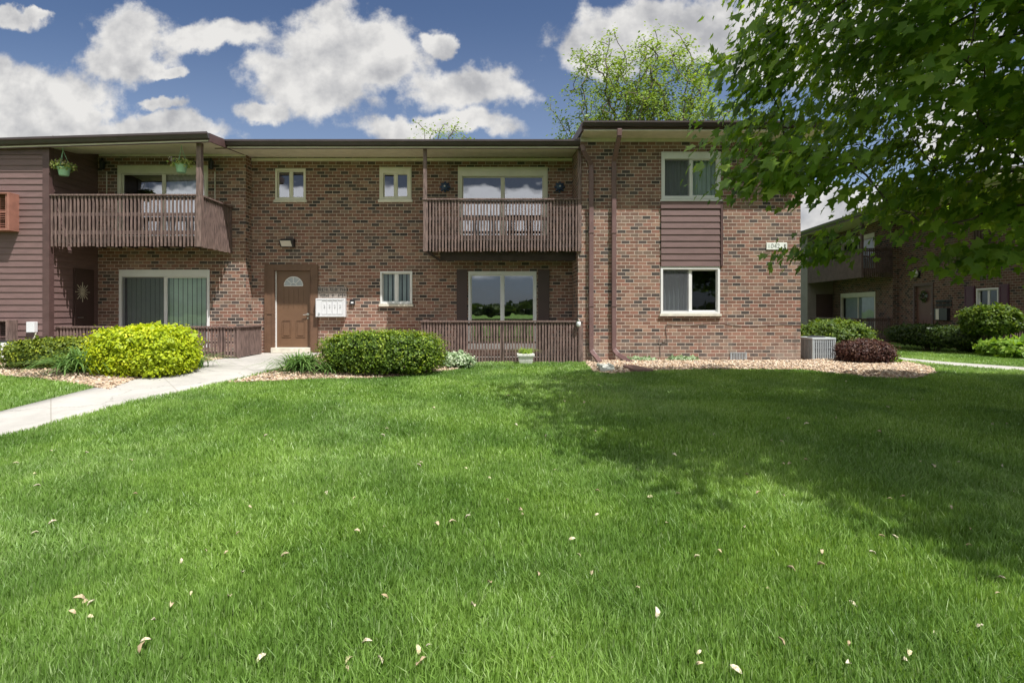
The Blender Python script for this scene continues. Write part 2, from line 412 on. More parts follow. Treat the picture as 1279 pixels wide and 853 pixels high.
w = bpy.data.worlds.new('World'); sc.world = w; w.use_nodes = True; nt = w.node_tree; nt.nodes.clear()
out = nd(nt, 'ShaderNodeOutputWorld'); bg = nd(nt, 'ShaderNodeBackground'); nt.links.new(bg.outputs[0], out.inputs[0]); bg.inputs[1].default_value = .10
sky = nd(nt, 'ShaderNodeTexSky', sky_type='NISHITA'); sky.sun_disc = False; sky.sun_elevation = EL; sky.sun_rotation = math.pi - AZ
sky.air_density = 1.0; sky.dust_density = .6; sky.ozone_density = 2.0
tc = nd(nt, 'ShaderNodeTexCoord'); s3 = nd(nt, 'ShaderNodeSeparateXYZ'); nt.links.new(tc.outputs['Generated'], s3.inputs[0])
ay = mth(nt, 'MAXIMUM', mth(nt, 'ABSOLUTE', s3.outputs[1]), .06)
u = mth(nt, 'DIVIDE', s3.outputs[0], ay); v = mth(nt, 'DIVIDE', s3.outputs[2], ay)
cv = nd(nt, 'ShaderNodeCombineXYZ'); nt.links.new(u, cv.inputs[0]); nt.links.new(v, cv.inputs[1])
def vmath(op, a, b=None, c=None):
    n = nt.nodes.new('ShaderNodeVectorMath'); n.operation = op
    for i, q in enumerate((a, b, c)):
        if q is None: continue
        if isinstance(q, tuple): n.inputs[i].default_value = q
        else: nt.links.new(q, n.inputs[i])
    return n
wn1 = noise(nt, 7, 6, .58, cv.outputs[0], out=1)
P = vmath('ADD', cv.outputs[0], vmath('MULTIPLY', vmath('SUBTRACT', wn1, (.5,.5,.5)).outputs[0], (.16, .11, 0)).outputs[0]).outputs[0]
blobs = [(10,20,42,14),(40,12,22,9),(168,40,58,42),(150,72,58,28),(205,85,25,8),(272,45,52,20),(48,125,95,46),(20,165,90,26),(110,160,50,20),
         (210,158,80,20),(198,128,24,10),(430,58,90,52),(470,75,60,35),(395,105,95,36),(330,132,36,14),(545,48,20,14),(588,108,72,34),(618,108,42,14),
         (545,158,105,16),(800,45,110,42),(735,62,50,26),(880,30,110,42),(960,60,70,50),(1100,60,160,60),(1080,280,120,45),(1250,150,120,60),(1000,20,60,40)]
d = None
for px, py, rx, ry in blobs:
    cu, cw, ru, rv = (px - VX) / F0, (HY - py) / F0, rx / F0 * 1.12, ry / F0 * 1.15
    l = vmath('LENGTH', vmath('MULTIPLY_ADD', P, (1/ru, 1/rv, 0), (-cu/ru, -cw/rv, 0)).outputs[0]).outputs['Value']
    d = l if d is None else mth(nt, 'SMOOTH_MIN', d, l, .25)
fb = noise(nt, 15, 7, .6, cv.outputs[0])
off = vmath('ADD', cv.outputs[0], (.010, .040, 0)).outputs[0]
fb1 = noise(nt, 8, 5, .55, cv.outputs[0]); fb2 = noise(nt, 8, 5, .55, off)
dens = mth(nt, 'ADD', mth(nt, 'SUBTRACT', 1.0, d), mth(nt, 'MULTIPLY_ADD', fb, 1.35, -.675))
al = sm(nt, -.08, .34, dens)
vb = mth(nt, 'ADD', v, mth(nt, 'MULTIPLY_ADD', fb, .02, -.01))
bank = mth(nt, 'MULTIPLY', sm(nt, .05, .105, vb), mth(nt, 'SUBTRACT', 1.0, sm(nt, .205, .222, vb)))
al2 = mth(nt, 'MAXIMUM', al, mth(nt, 'MULTIPLY', bank, .95))
rel = mth(nt, 'SUBTRACT', fb1, fb2)
shade = mth(nt, 'ADD', mth(nt, 'MULTIPLY_ADD', rel, 2.0, .88), mth(nt, 'MULTIPLY', sm(nt, .25, 1.0, dens), -.10), clamp=True)
ccol = ramp(nt, shade, [(0, (.36, .37, .40)), (.55, (.58, .585, .61)), (1, (1.0, .985, .96))])
ck = vmath('SCALE', ccol); ck.inputs['Scale'].default_value = 4.4
tint = vmath('MULTIPLY', sky.outputs[0], mixc(nt, sm(nt, .0, .30, v), (.42, .50, .62), mixc(nt, sm(nt, .30, .56, v), (.66, .60, .60), (.42, .44, .50)))).outputs[0]
# unseen bright cloud cover added overhead and behind to fill the shade
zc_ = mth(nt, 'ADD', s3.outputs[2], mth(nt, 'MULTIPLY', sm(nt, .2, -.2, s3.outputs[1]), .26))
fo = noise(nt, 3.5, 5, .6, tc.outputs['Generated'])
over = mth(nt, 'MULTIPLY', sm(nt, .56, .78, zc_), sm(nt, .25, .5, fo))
tint = mixc(nt, mth(nt, 'MULTIPLY', sm(nt, -.1, -.3, s3.outputs[1]), .75), tint, (.95, 1.02, 1.2))   # unseen sky behind greyed so the windows reflect less blue
front = mixc(nt, al2, tint, ck.outputs[0])
backb = mth(nt, 'MULTIPLY', bank, sm(nt, -.1, -.3, s3.outputs[1]))
front = mixc(nt, backb, front, (10., 10., 10.2))
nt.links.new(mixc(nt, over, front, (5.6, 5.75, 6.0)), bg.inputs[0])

# ---------------------------------------------------------------- building kit
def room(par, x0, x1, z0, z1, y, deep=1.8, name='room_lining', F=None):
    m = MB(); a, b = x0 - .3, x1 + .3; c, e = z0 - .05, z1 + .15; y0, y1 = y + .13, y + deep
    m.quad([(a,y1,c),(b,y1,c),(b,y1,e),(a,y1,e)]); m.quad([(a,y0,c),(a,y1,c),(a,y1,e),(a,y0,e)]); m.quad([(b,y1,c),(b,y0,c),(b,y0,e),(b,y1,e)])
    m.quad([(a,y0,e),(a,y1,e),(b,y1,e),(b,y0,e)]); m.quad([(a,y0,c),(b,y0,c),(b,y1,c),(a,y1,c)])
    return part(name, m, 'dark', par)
def vblind(x0, x1, z0, z1, y, pitch=.12, ang=30, fill=.70):
    m = MB(); x = x0
    while x < x1 - .01:
        cx, wd = x + pitch / 2, pitch * .55 * fill; ca, sa = math.cos(R(ang)) * wd, math.sin(R(ang)) * wd
        m.quad([(cx-ca, y-sa, z0), (cx+ca, y+sa, z0), (cx+ca, y+sa, z1), (cx-ca, y-sa, z1)]); x += pitch
    return m
def curtain(x0, x1, z0, z1, y, amp=.03, wl=.11):
    m = MB(); n = max(4, int((x1 - x0) / wl * 6)); xs = [x0 + (x1-x0)*i/n for i in range(n+1)]
    ys = [y + amp * math.sin(2*math.pi*(q-x0)/wl) for q in xs]
    for i in range(n): m.quad([(xs[i],ys[i],z0),(xs[i+1],ys[i+1],z0),(xs[i+1],ys[i+1],z1),(xs[i],ys[i],z1)])
    return m
def window(par, name, x0, x1, z0, z1, y, fw=.045, mat='white', sillmat='stone', sill=.07, glass='glass', covers=(None, None), screen=None, head=None, trimw=0, split=.5, bottom=None):
    """two-light sliding window or patio door, filling an opening in the sheet wall at y"""
    m = MB()
    yo = y - .02
    zs = z0 + (sill or 0)
    m.frame(x0, x1, yo, y + .10, zs, z1, fw + trimw, (fw + trimw) if head is None else head, bottom if bottom else fw + trimw)
    a, b = x0 + fw + trimw, x1 - fw - trimw; t = z1 - ((fw + trimw) if head is None else head); bt = zs + (bottom if bottom else fw + trimw)
    mid = a + (b - a) * split
    m.box(mid - .028, mid + .028, y + .022, y + .085, bt, t)
    sf = .026                                          # sash frames
    m.frame(a, mid - .028, y + .048, y + .078, bt, t, sf); m.frame(mid + .028, b, y + .030, y + .060, bt, t, sf)
    if trimw: m.frame(x0 + trimw*.55, x1 - trimw*.55, yo - .012, yo, zs + trimw*.55, z1 - trimw*.55, .018)
    w_ = part(name, m, mat, par, bevel=.004)
    for (p, q, yy) in ((a + sf, mid - .028 - sf, .062), (mid + .028 + sf, b - sf, .045)):
        g = MB(); g.quad([(p, y+yy, bt+sf), (q, y+yy, bt+sf), (q, y+yy, t-sf), (p, y+yy, t-sf)]); part('pane', g, glass, w_)
    if screen is not None:
        p, q = ((a, mid - .03), (mid + .03, b))[screen]
        g = MB(); g.quad([(p, y+.024, bt+.01), (q, y+.024, bt+.01), (q, y+.024, t-.01), (p, y+.024, t-.01)]); part('insect_screen', g, 'screen', w_)
    for k, cvr in enumerate(covers):
        if not cvr: continue
        p, q = ((a, mid), (mid, b))[k]
        kind, cm = cvr[0], cvr[1]
        lo = bt + (cvr[2] * (t - bt) if len(cvr) > 2 else 0); hi = bt + (cvr[3] * (t - bt) if len(cvr) > 3 else t - bt)
        mm = vblind(p, q, lo, hi, y + .20) if kind == 'blind' else curtain(p, q, lo, hi, y + .19)
        part(kind, mm, cm, w_)
    if sill:
        s_ = MB(); s_.box(x0 - .03, x1 + .03, y - .055, y + .05, z0, z0 + sill - .004); part('sill', s_, sillmat, w_, bevel=.005)
    room(par, x0, x1, zs, z1, y)
    return w_
def slats(m, p0, p1, z0, z1, pitch, w=.036, d=.026, jit=.012, every=None):
    p0, p1 = Vector(p0), Vector(p1); L = (p1 - p0).length; t = (p1 - p0) / L; n = int(round(L / pitch)); side = Vector((t.y, -t.x, 0))
    for i in range(n + 1):
        q = p0 + t * (L * i / n); j = random.uniform(-jit, jit); tl = random.uniform(-.006, .006)
        m.bar((q.x, q.y, z0 + j), (q.x + t.x*tl, q.y + t.y*tl, z1), w, d, side)
def railing(par, name, p0, p1, z0, z1, pitch, rails, w=.037, mat='deckwood', cap=True, back=.055, inner=None):
    """slatted panel from p0 to p1 (left to right seen from outside) with rails behind it"""
    m = MB(); slats(m, p0, p1, z0, z1 - .035, pitch, w)
    q0, q1 = Vector(p0), Vector(p1); t = (q1 - q0).normalized(); n = Vector((t.y, -t.x))
    o = part(name, m, mat, par)
    r = MB()
    for z, h in rails:
        a, b = q0 - n * .037, q1 - n * .037
        r.bar((a.x, a.y, z), (b.x, b.y, z), h, .038, (n.x, n.y, 0))
    part('rail', r, 'deckdark', o)
    if cap:
        c_ = MB(); a, b = q0 - n * .02 - t * .03, q1 - n * .02 + t * .03
        c_.bar((a.x, a.y, z1 - .016), (b.x, b.y, z1 - .016), .034, .12, (n.x, n.y, 0)); part('cap_rail', c_, mat, o)
    return o
def post(par, x, y, z0, z1, w=.09, mat='deckwood', name='post'):
    m = MB(); m.box(x - w/2, x + w/2, y - w/2, y + w/2, z0, z1); return part(name, m, mat, par, bevel=.006)
def gutter(par, p0, p1, z0, z1, mat='gutter', drop=0.):
    m = MB(); p0, p1 = Vector(p0), Vector(p1); d = (p1 - p0).normalized(); n = Vector((d.y, -d.x)); h = z1 - z0
    prof = [(.0, z1), (.0, z0 + .35*h), (.07, z0 + .35*h), (.085, z0 + .5*h), (.10, z0 + .72*h), (.125, z0 + .8*h), (.125, z1 + .005), (.110, z1 + .005), (.110, z1 - .01), (.012, z1 - .01)]
    for (a, za), (b, zb) in zip(prof, prof[1:]):
        A, B_, C_, D_ = p0 + n*a, p1 + n*a, p1 + n*b, p0 + n*b
        m.quad([(A.x,A.y,za-drop),(B_.x,B_.y,za),(C_.x,C_.y,zb),(D_.x,D_.y,zb-drop)])
    for p, dz in ((p0, drop), (p1, 0)):
        m.quad([((p+n*a).x, (p+n*a).y, za - dz) for a, za in prof])
    f = MB(); A, B_ = p0 - n*.016, p1 - n*.016
    f.bar((A.x,A.y,(z0+z1)/2 - .004 - drop), (B_.x,B_.y,(z0+z1)/2 - .004), h + .004, .03, (n.x, n.y, 0))
    g = part('gutter', m, mat, par); part('fascia', f, 'trim', g)
    return g

# ---------------------------------------------------------------- the main building
YM, YR, YL, YF = 14.8, 13.65, 14.45, 12.9
xm = lambda p: X(p, YM); zm = lambda p: Z(p, YM)
xr = lambda p: X(p, YR); zr = lambda p: Z(p, YR)
xl = lambda p: X(p, YL); zl = lambda p: Z(p, YL)
xf = lambda p: X(p, YF); zf = lambda p: Z(p, YF)
XS, XC = xl(307), xr(722)                  # brick step on the left, corner of the right wing
XE, XSL, XSW = xr(1000), -10.28, -15.0     # right end; side wall of the siding wing; far left end
B = thing('apartment_building', 'two storey brown brick apartment house with slatted balconies behind the lawn', 'building', (0, YM, .2))
o_w1 = (xm(344), xm(382), zm(253), zm(211)); o_w2 = (xm(474), xm(514), zm(253), zm(209)); o_w3 = (xm(475), xm(515), zm(383), zm(339))
o_sd = (xm(572), xm(684), zm(300), zm(209)); o_sl = (xm(585), xm(670), zm(436), zm(339)); o_dr = (xm(343.5), xm(387.5), zm(435), zm(338))
o_r1 = (xr(826), xr(900), zr(252), zr(190)); o_r2 = (xr(825), xr(899), zr(395), zr(333))
o_u = (xl(147), xl(260), zl(300), zl(207)); o_l = (xl(149), xl(262), zl(434), zl(337))
ZT = 5.42
def rel(o, x0): return (o[0]-x0, o[1]-x0, o[2], o[3])
m = MB(); m.wall((XS, YM), (XC, YM), -.2, ZT + .1, [rel(o, XS) for o in (o_w1, o_w2, o_w3, o_sd, o_sl, o_dr)]); part('brick_wall', m, 'brick', B)
m = MB(); m.wall((XC, YR), (XE, YR), -.2, 5.6, [rel(o, XC) for o in (o_r1, o_r2)]); m.wall((XC, YM + .2), (XC, YR), -.2, 5.6); m.wall((XE, YR), (XE, 26), -.2, 5.6); part('brick_wall', m, 'brick', B)
m = MB(); m.wall((XSL, YL), (XS, YL), -.2, ZT + .1, [rel(o, XSL) for o in (o_u, o_l)]); m.wall((XS, YL), (XS, YM + .1), -.2, ZT + .1); part('brick_wall', m, 'brick', B)
# siding wing on the left
m = MB(); m.siding((XSW, YF), (XSL - .10, YF), .15, 5.10, .1435); part('siding_wall', m, 'siding', B)
m = MB(); m.siding((XSL, YF + .10), (XSL, YL), .15, 5.45, .1435)
part('siding_wall', m, 'siding', B)
m = MB(); m.box(XSL - .12, XSL + .03, YF - .035, YF + .11, .15, 5.24); m.box(XSW, XSL - .122, YF - .034, YF - .001, 4.98, 5.12); part('corner_board', m, 'trim', B)
m = MB(); m.box(XSL + .022, XSL + .05, YF + .75, YL - .22, .34, 2.42); m.box(XSL + .02, XSL + .032, YF + .70, YL - .17, .34, 2.47)
sdoor = part('side_door', m, 'doordark', B)
mm = MB(); mm.tube([(XSL + .05, YF + .82, 1.28), (XSL + .10, YF + .82, 1.28), (XSL + .10, YF + .92, 1.28)], .012, 6); part('handle', mm, 'steel', sdoor)
# back and roof
m = MB(); m.wall((XE, 26), (XSW, 26), -.2, 5.5); m.wall((XSW, 26), (XSW, YF), -.2, 5.5); part('rear_wall', m, 'brick', B)
def roofslab(name, front, x0f, x1f, x0b, x1b, yb, z0, z1, rise, mat='shingle', drop=0.):
    (ya, yb_) = front
    m = MB(); m.hexa([(x0f, ya, z0 - drop), (x1f, yb_, z0), (x1b, yb, z0 + rise), (x0b, yb, z0 + rise - drop), (x0f, ya, z1 - drop), (x1f, yb_, z1), (x1b, yb, z1 + rise), (x0b, yb, z1 + rise - drop)])
    return part(name, m, mat, B)
# mid roof
YG = 13.5; gx0, gx1 = X(268, YG), X(724, YG)
roofslab('roof', (YG, YG), gx0, XC - .01, gx0, XC - .01, 26, 5.425, 5.48, 1.1)
m = MB(); m.hexa([(gx0, YG, 5.31), (XC - .012, YG, 5.31), (XC - .012, YM + .02, 5.44), (gx0, YM + .02, 5.44), (gx0, YG, 5.34), (XC - .012, YG, 5.34), (XC - .012, YM + .02, 5.46), (gx0, YM + .02, 5.46)])
part('soffit', m, 'soffit', B)
m = MB(); m.box(XS + .002, XC - .002, YM - .03, YM - .002, 5.34, 5.41); part('frieze_board', m, 'soffit', B)
gutter(B, (gx0, YG), (gx1, YG), 5.30, 5.475)
# left roof, its eave slightly askew
a0, a1 = (XSW, 12.80), (X(262, 12.72), 12.72); LD = .235
roofslab('roof', (a0[1], a1[1]), a0[0], a1[0], a0[0], a1[0], 26, 5.365, 5.42, 1.2, drop=LD)
m = MB(); m.hexa([(a0[0], a0[1], 5.235 - LD), (a1[0], a1[1], 5.235), (a1[0], YL + .02, 5.43), (a0[0], YL + .02, 5.43), (a0[0], a0[1], 5.265 - LD), (a1[0], a1[1], 5.265), (a1[0], YL + .02, 5.45), (a0[0], YL + .02, 5.45)]); part('soffit', m, 'soffit', B)
m = MB(); m.box(XSL + .05, XS - .002, YL - .03, YL - .002, 5.36, 5.43); part('frieze_board', m, 'soffit', B)
m = MB(); m.hexa([(a1[0]-.03, a1[1], 5.225), (a1[0]+.01, a1[1], 5.225), (a1[0]+.01, 15.0, 5.45), (a1[0]-.03, 15.0, 5.45), (a1[0]-.03, a1[1], 5.41), (a1[0]+.01, a1[1], 5.41), (a1[0]+.01, 15.0, 5.66), (a1[0]-.03, 15.0, 5.66)]); part('rake_board', m, 'trim', B)
gutter(B, a0, a1, 5.22, 5.415, drop=LD)
# right wing roof
YE = 13.05; ex0, ex1 = XC + .02, XE + .3
roofslab('roof', (YE, YE), ex0, ex1, ex0, ex1, 26, 5.70, 5.76, 1.1)
m = MB(); m.box(ex0 + .03, ex1, YE, YR + .05, 5.575, 5.60); part('soffit', m, 'soffit', B)
m = MB(); m.hexa([(ex0-.02, YE, 5.57), (ex0+.025, YE, 5.57), (ex0+.025, 26, 6.7), (ex0-.02, 26, 6.7), (ex0-.02, YE, 5.765), (ex0+.025, YE, 5.765), (ex0+.025, 26, 6.87), (ex0-.02, 26, 6.87)]); part('rake_board', m, 'trim', B)
m = MB(); m.box(ex0 + .03, ex1, YR - .03, YR - .002, 5.50, 5.573); part('frieze_board', m, 'soffit', B)
gutter(B, (ex0, YE), (ex1, YE), 5.60, 5.765)
# windows
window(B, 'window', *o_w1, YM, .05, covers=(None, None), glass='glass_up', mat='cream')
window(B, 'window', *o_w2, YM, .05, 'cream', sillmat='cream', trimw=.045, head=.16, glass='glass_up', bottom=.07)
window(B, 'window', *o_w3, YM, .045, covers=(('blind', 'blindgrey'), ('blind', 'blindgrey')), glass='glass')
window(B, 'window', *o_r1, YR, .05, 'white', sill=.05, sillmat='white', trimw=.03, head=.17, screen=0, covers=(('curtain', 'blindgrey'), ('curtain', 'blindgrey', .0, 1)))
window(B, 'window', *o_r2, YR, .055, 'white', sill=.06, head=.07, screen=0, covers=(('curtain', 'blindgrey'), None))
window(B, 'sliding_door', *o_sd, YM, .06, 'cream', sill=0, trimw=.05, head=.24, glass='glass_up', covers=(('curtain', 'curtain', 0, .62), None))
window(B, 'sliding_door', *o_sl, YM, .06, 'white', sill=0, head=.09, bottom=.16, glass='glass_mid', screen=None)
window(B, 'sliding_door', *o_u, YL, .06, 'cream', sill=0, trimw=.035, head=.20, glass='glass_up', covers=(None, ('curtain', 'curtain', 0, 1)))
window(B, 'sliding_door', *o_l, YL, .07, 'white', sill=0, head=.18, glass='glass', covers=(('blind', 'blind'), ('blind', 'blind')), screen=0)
# boards beside the lower patio door
for p0, p1 in ((570.5, 583.5), (672, 686)):
    m = MB(); m.box(xm(p0), xm(p1), YM - .03, YM - .002, zm(436), zm(337)); part('side_panel', m, 'doordark', B, bevel=.004)
# entrance door
x0, x1, z0, z1 = o_dr
m = MB(); m.box(x0 + .004, x1 - .004, YM + .07, YM + .11, z0 + .02, z1 - .004)
for a, b, c, e in ((.17, .43, .16, .48), (.57, .83, .16, .48)):
    m.frame(x0 + (x1-x0)*a, x0 + (x1-x0)*b, YM + .058, YM + .0702, z0 + (z1-z0)*(c-.02), z0 + (z1-z0)*(e-.12), .016)
    m.box(x0 + (x1-x0)*a + .045, x0 + (x1-x0)*b - .045, YM + .060, YM + .0702, z0 + (z1-z0)*(c-.02) + .045, z0 + (z1-z0)*(e-.12) - .045)
for k in range(5):
    xx = x0 + (x1-x0)*(.22 + .14*k); m.box(xx - .006, xx + .006, YM + .062, YM + .0702, z0 + (z1-z0)*.52, z0 + (z1-z0)*.76)
dr = part('entrance_door', m, 'door', B)
m = MB(); m.box(xm(331), x0, YM - .035, YM - .002, z0 - .1, zm(330.5)); m.box(x1, xm(397.5), YM - .035, YM - .002, z0 - .1, zm(330.5)); m.box(x0, x1, YM - .035, YM - .002, z1, zm(330.5))
for zz in (348, 391): m.box(xm(330.5), x0 - .03, YM - .05, YM - .034, zm(zz+1.2), zm(zz-1)); m.box(x1 + .03, xm(398), YM - .05, YM - .034, zm(zz+1.2), zm(zz-1))
for a, b in ((331, 334), (340, 343)): m.box(xm(a), xm(b), YM - .046, YM - .0335, z0 - .09, zm(333)); m.box(xm(a + 57.5), xm(b + 54.3), YM - .046, YM - .0335, z0 - .09, zm(333))
part('surround', m, 'doortrim', dr)
m = MB(); cxd, czd, rd = (x0+x1)/2, z0 + (z1-z0)*.805, .245
arc = [(cxd + rd*math.cos(math.pi*i/16), czd + rd*.95*math.sin(math.pi*i/16)) for i in range(17)]
m.quad([(a, YM + .066, b) for a, b in arc]); fan = part('fanlight', m, 'fin', dr)
m = MB()
for i in (4, 8, 12): m.bar((cxd + .07*math.cos(math.pi*i/16), YM + .06, czd + .07*math.sin(math.pi*i/16)), (cxd + rd*math.cos(math.pi*i/16), YM + .06, czd + rd*.95*math.sin(math.pi*i/16)), .014, .012)
m.tube([(a, YM + .06, b) for a, b in arc] + [(arc[0][0], YM + .06, arc[0][1])], .012, 5)
m.tube([(cxd + .08*math.cos(math.pi*i/8), YM + .06, czd + .08*math.sin(math.pi*i/8)) for i in range(9)], .008, 5)
part('fanlight_bars', m, 'white', dr)
m = MB(); hx, hz = x1 - .085, z0 + (z1-z0)*.435
m.lathe((hx, YM + .07, hz), [(.034, 0), (.034, .012), (.014, .014), (.014, .05)], 12, 'y'); m.tube([(hx, YM + .022, hz), (hx - .11, YM + .02, hz - .012)], [.014, .010], 8)
part('handle', m, 'steel', dr)
m = MB(); m.lathe((hx, YM + .07, hz - .10), [(.02, 0), (.02, .01)], 10, 'y'); part('keyhole', m, 'steel', dr)
m = MB(); m.box(xm(340), xm(388.5), YM - .10, YM + .12, zm(440.5), z0 + .018); part('threshold', m, 'stone', dr, bevel=.006)
m = MB(); m.box(x0 + .001, x0 + .022, YM + .03, YM + .069, z0 + .02, z1 - .01); part('weather_strip', m, 'white', dr)
# siding panel between the right wing's windows
m = MB(); m.siding((xr(825.5), YR - .02), (xr(899), YR - .02), o_r2[3] + .005, o_r1[2] - .17, .152); m.box(xr(825), xr(899.5), YR - .045, YR - .001, o_r1[2] - .168, o_r1[2] - .002); part('siding_panel', m, 'siding', B)
m = MB(); m.box(xr(899.4), xr(902.2), YR - .05, YR - .001, o_r2[3] + .01, o_r1[2] - .004); part('corner_trim', m, 'trim', B)
# foundation vent
m = MB(); a, b, c, e = xr(912), xr(932.5), zr(451), zr(440); m.frame(a, b, YR - .02, YR - .001, c, e, .018)
for k in range(10): xx = a + .03 + (b - a - .06) * k / 9; m.box(xx - .009, xx + .009, YR - .016, YR - .002, c + .018, e - .018)
part('foundation_vent', m, 'fin', B)
# downspouts
def spout(pts, w=.105, d=.075):
    m = MB()
    for a, b in zip(pts, pts[1:]): m.bar(a, b, w, d)
    zb = pts[-2][2]
    o = part('downspout', m, 'spout', B, bevel=.008)
    for zz in (1.55, 3.3, 4.6):
        k = MB(); k.box(pts[-3][0] - w/2 - .012, pts[-3][0] + w/2 + .012, pts[-3][1] - d/2 - .01, pts[-3][1] + d/2 + .002, zz, zz + .035)
        part('strap', k, 'spout', o)
dx = xr(738)
spout([(X(727, 13.43), 13.43, 5.36), (X(729, 13.43), 13.44, 5.22), (dx, YR - .055, 4.93), (dx, YR - .055, .50), (xr(742) , YR - .13, .38), (X(749.5, 12.95), YR - .70, .275)])
dx2 = xr(766.3)
spout([(X(773.5, 13.0), 12.98, 5.60), (X(773.5, 13.0), 13.0, 5.44), (dx2, YR - .055, 5.02), (dx2, YR - .055, .52), (xr(771), YR - .13, .40), (X(788, 12.85), YR - .80, .275)])
# balconies
ZD = 3.14
def balcony(x0, x1, yf, yw, zb, zt, pitch, sides, posts, ztop):
    m = MB(); m.box(x0 + .05, x1 - .02, yf + .06, yw - .005, ZD - .05, ZD); bl = part('balcony', m, 'deckwood', B)
    j = MB(); j.box(x0 + .04, x1 - .02, yf + .062, yf + .10, zb + .09, ZD - .052)
    k = x0 + .12
    while k < x1 - .1: j.box(k, k + .045, yf + .102, yw - .01, zb + .12, ZD - .052); k += .40
    part('joists', j, 'joist', bl)
    rails = [(zb + (zt - zb) * .62, .075), (zb + (zt-zb) * .27, .09), (zt - .085, .07)]
    railing(B, 'railing', (x0, yf), (x1, yf), zb, zt, pitch, rails)
    if 'r' in sides: railing(B, 'railing', (x1, yf + .06), (x1, yw - .03), zb, zt, pitch, rails)
    if 'l' in sides: railing(B, 'railing', (x0, yw - .03), (x0, yf + .06), zb, zt, pitch, rails)
    for px_, w_ in posts: post(B, px_, yf + .02, zb - .01, ztop, w_)
    return bl
balcony(XSL + .07, xf(249), YF, YL, zf(308), zf(243), .085, 'r', [(xf(249), .115)], 5.34)
balcony(xr(529.5), XC + .03, YR - .02, YM, zr(314), zr(248.5), .0755, 'l', [(xr(531), .085), (XC + .035, .085)], 5.37)
m = MB(); m.bar((xr(533), YR + .03, zr(314)), (xr(548), YR + .35, zr(324)), .06, .05); m.box(xr(548), XC - .02, YR + .33, YR + .40, zr(324), zr(313)); part('support_beam', m, 'joist', B)

# patio fences
def fence(label, segs, zt, zb, pitch, grp=None, posts=(), F=I4):
    f = thing('patio_fence', label, 'fence', (segs[0][0][0], segs[0][0][1], zb), F)
    for p0, p1 in segs:
        h = zt - zb
        railing(f, 'slat_panel', p0, p1, zb + .03, zt, pitch, [(zt - .09, .07), (zb + .12, .09), (zb + h*.5, .045)], .040, 'deckwood')
    for (x, y) in posts: post(f, x, y, zb - .1, zt - .005, .09)
    return f
yl = 13.1; xa, xb = X(56, yl) , X(297, yl)
fence('low brown slatted patio fence behind the bright yellow-green bush', [((xa, yl), (xb, yl)), ((xb, yl + .05), (xb, YM - .45))], Z(407.5, yl), Z(448, yl), .075, posts=[(xa + .05, yl + .05), (X(275, yl), yl + .06), (xb - .03, yl + .06)])
yq = 13.5; xa, xb = X(527, yq), X(727, yq)
mf = fence('low brown slatted patio fence under the middle balcony, white planter before it', [((xa, YM - .04), (xa, yq + .05)), ((xa, yq), (xb, yq))], Z(400.5, yq), Z(455, yq), .072, posts=[(xa + .04, yq + .06), (X(628, yq), yq + .065), (xb - .03, yq + .02)])
m = MB(); m.box(xa + .1, XC - .05, yq + .15, YM - .01, 0.1, .26); solo('patio_slab', m, 'concrete', 'concrete patio slab behind the fence under the middle balcony', 'patio', (xa, yq, .1), kind='structure')
m = MB(); m.box(XSL + .05, X(297, yl) - .05, yl + .12, YL - .01, 0.1, .37); solo('patio_slab', m, 'concrete', 'concrete patio slab behind the fence under the corner balcony', 'patio', (XSL, yl, .1), kind='structure')
m = MB(); m.box(xm(298), xm(402), 13.9, YM - .002, .05, zm(440.6)); solo('entrance_stoop', m, 'concrete', 'pale concrete stoop in front of the brown entrance door', 'step', (xm(365), 14, .05), kind='structure', bevel=.01)

# ---------------------------------------------------------------- things on the walls
m = MB(); a, b, c, e = xm(396.3), xm(432.8), zm(396), zm(373); m.box(a, b, YM - .14, YM - .002, c, e)
mbx = thing('mailbox', 'white metal cluster mailbox on the brick beside the entrance door', 'mailbox', (a, YM, c)); part('cabinet', m, 'mailbox', mbx, bevel=.006)
m = MB(); lo, hi = c + .06, e - .05
for k in range(4):
    q0 = a + .17 + k * .135; m.frame(q0, q0 + .125, YM - .149, YM - .1402, lo + .02, hi, .003); m.box(q0 + .045, q0 + .08, YM - .149, YM - .1402, lo + .25, lo + .265)
m.frame(a + .02, b - .02, YM - .1475, YM - .1402, c + .02, e - .02, .006)
part('doors', m, 'mailbox', mbx)
for k in range(4): m = MB(); m.lathe((a + .235 + k*.135, YM - .14, lo + .20), [(.014, 0), (.014, .014)], 10, 'y'); part('lock', m, 'fin', mbx)
m = MB(); m.lathe((a + .09, YM - .14, c + .085), [(.028, 0), (.028, .012)], 12, 'y'); part('lock', m, 'fin', mbx)
m = MB(); m.box(a, b + .01, YM - .03, YM - .002, zm(365.2), zm(358.2)); m.box(a, b + .01, YM - .03, YM - .002, zm(372.6), zm(365.9))
sg = thing('name_board', 'weathered grey two row lettered board above the white mailbox', 'sign', (a, YM, e)); part('board', m, 'slate', sg)
m = MB(); rr = random.Random(3)
for zc in (361.7, 369.2):
    q = a + .03
    while q < b - .05:
        if rr.random() < .85:
            h = .045; zc_ = zm(zc)
            for s_ in range(rr.choice((2, 3, 3))):
                xx = q + rr.uniform(0, .03); zz = zc_ + rr.uniform(-h, h) * .6
                if rr.random() < .6: m.box(xx, xx + .010, YM - .036 - s_*.0007, YM - .0302, zc_ - h*rr.uniform(.6, 1), zc_ + h*rr.uniform(.6, 1))
                else: m.box(q, q + .038, YM - .037 - s_*.0007, YM - .0302, zz, zz + .011)
        q += .052
part('lettering', m, 'letterdark', sg)
m = MB(); m.box(xm(437.5), xm(443.5), YM - .05, YM - .002, zm(381), zm(374)); ic = thing('doorbell', 'small dark doorbell box on the brick right of the mailbox', 'doorbell', (xm(440), YM, zm(381))); part('housing', m, 'black', ic, bevel=.004)
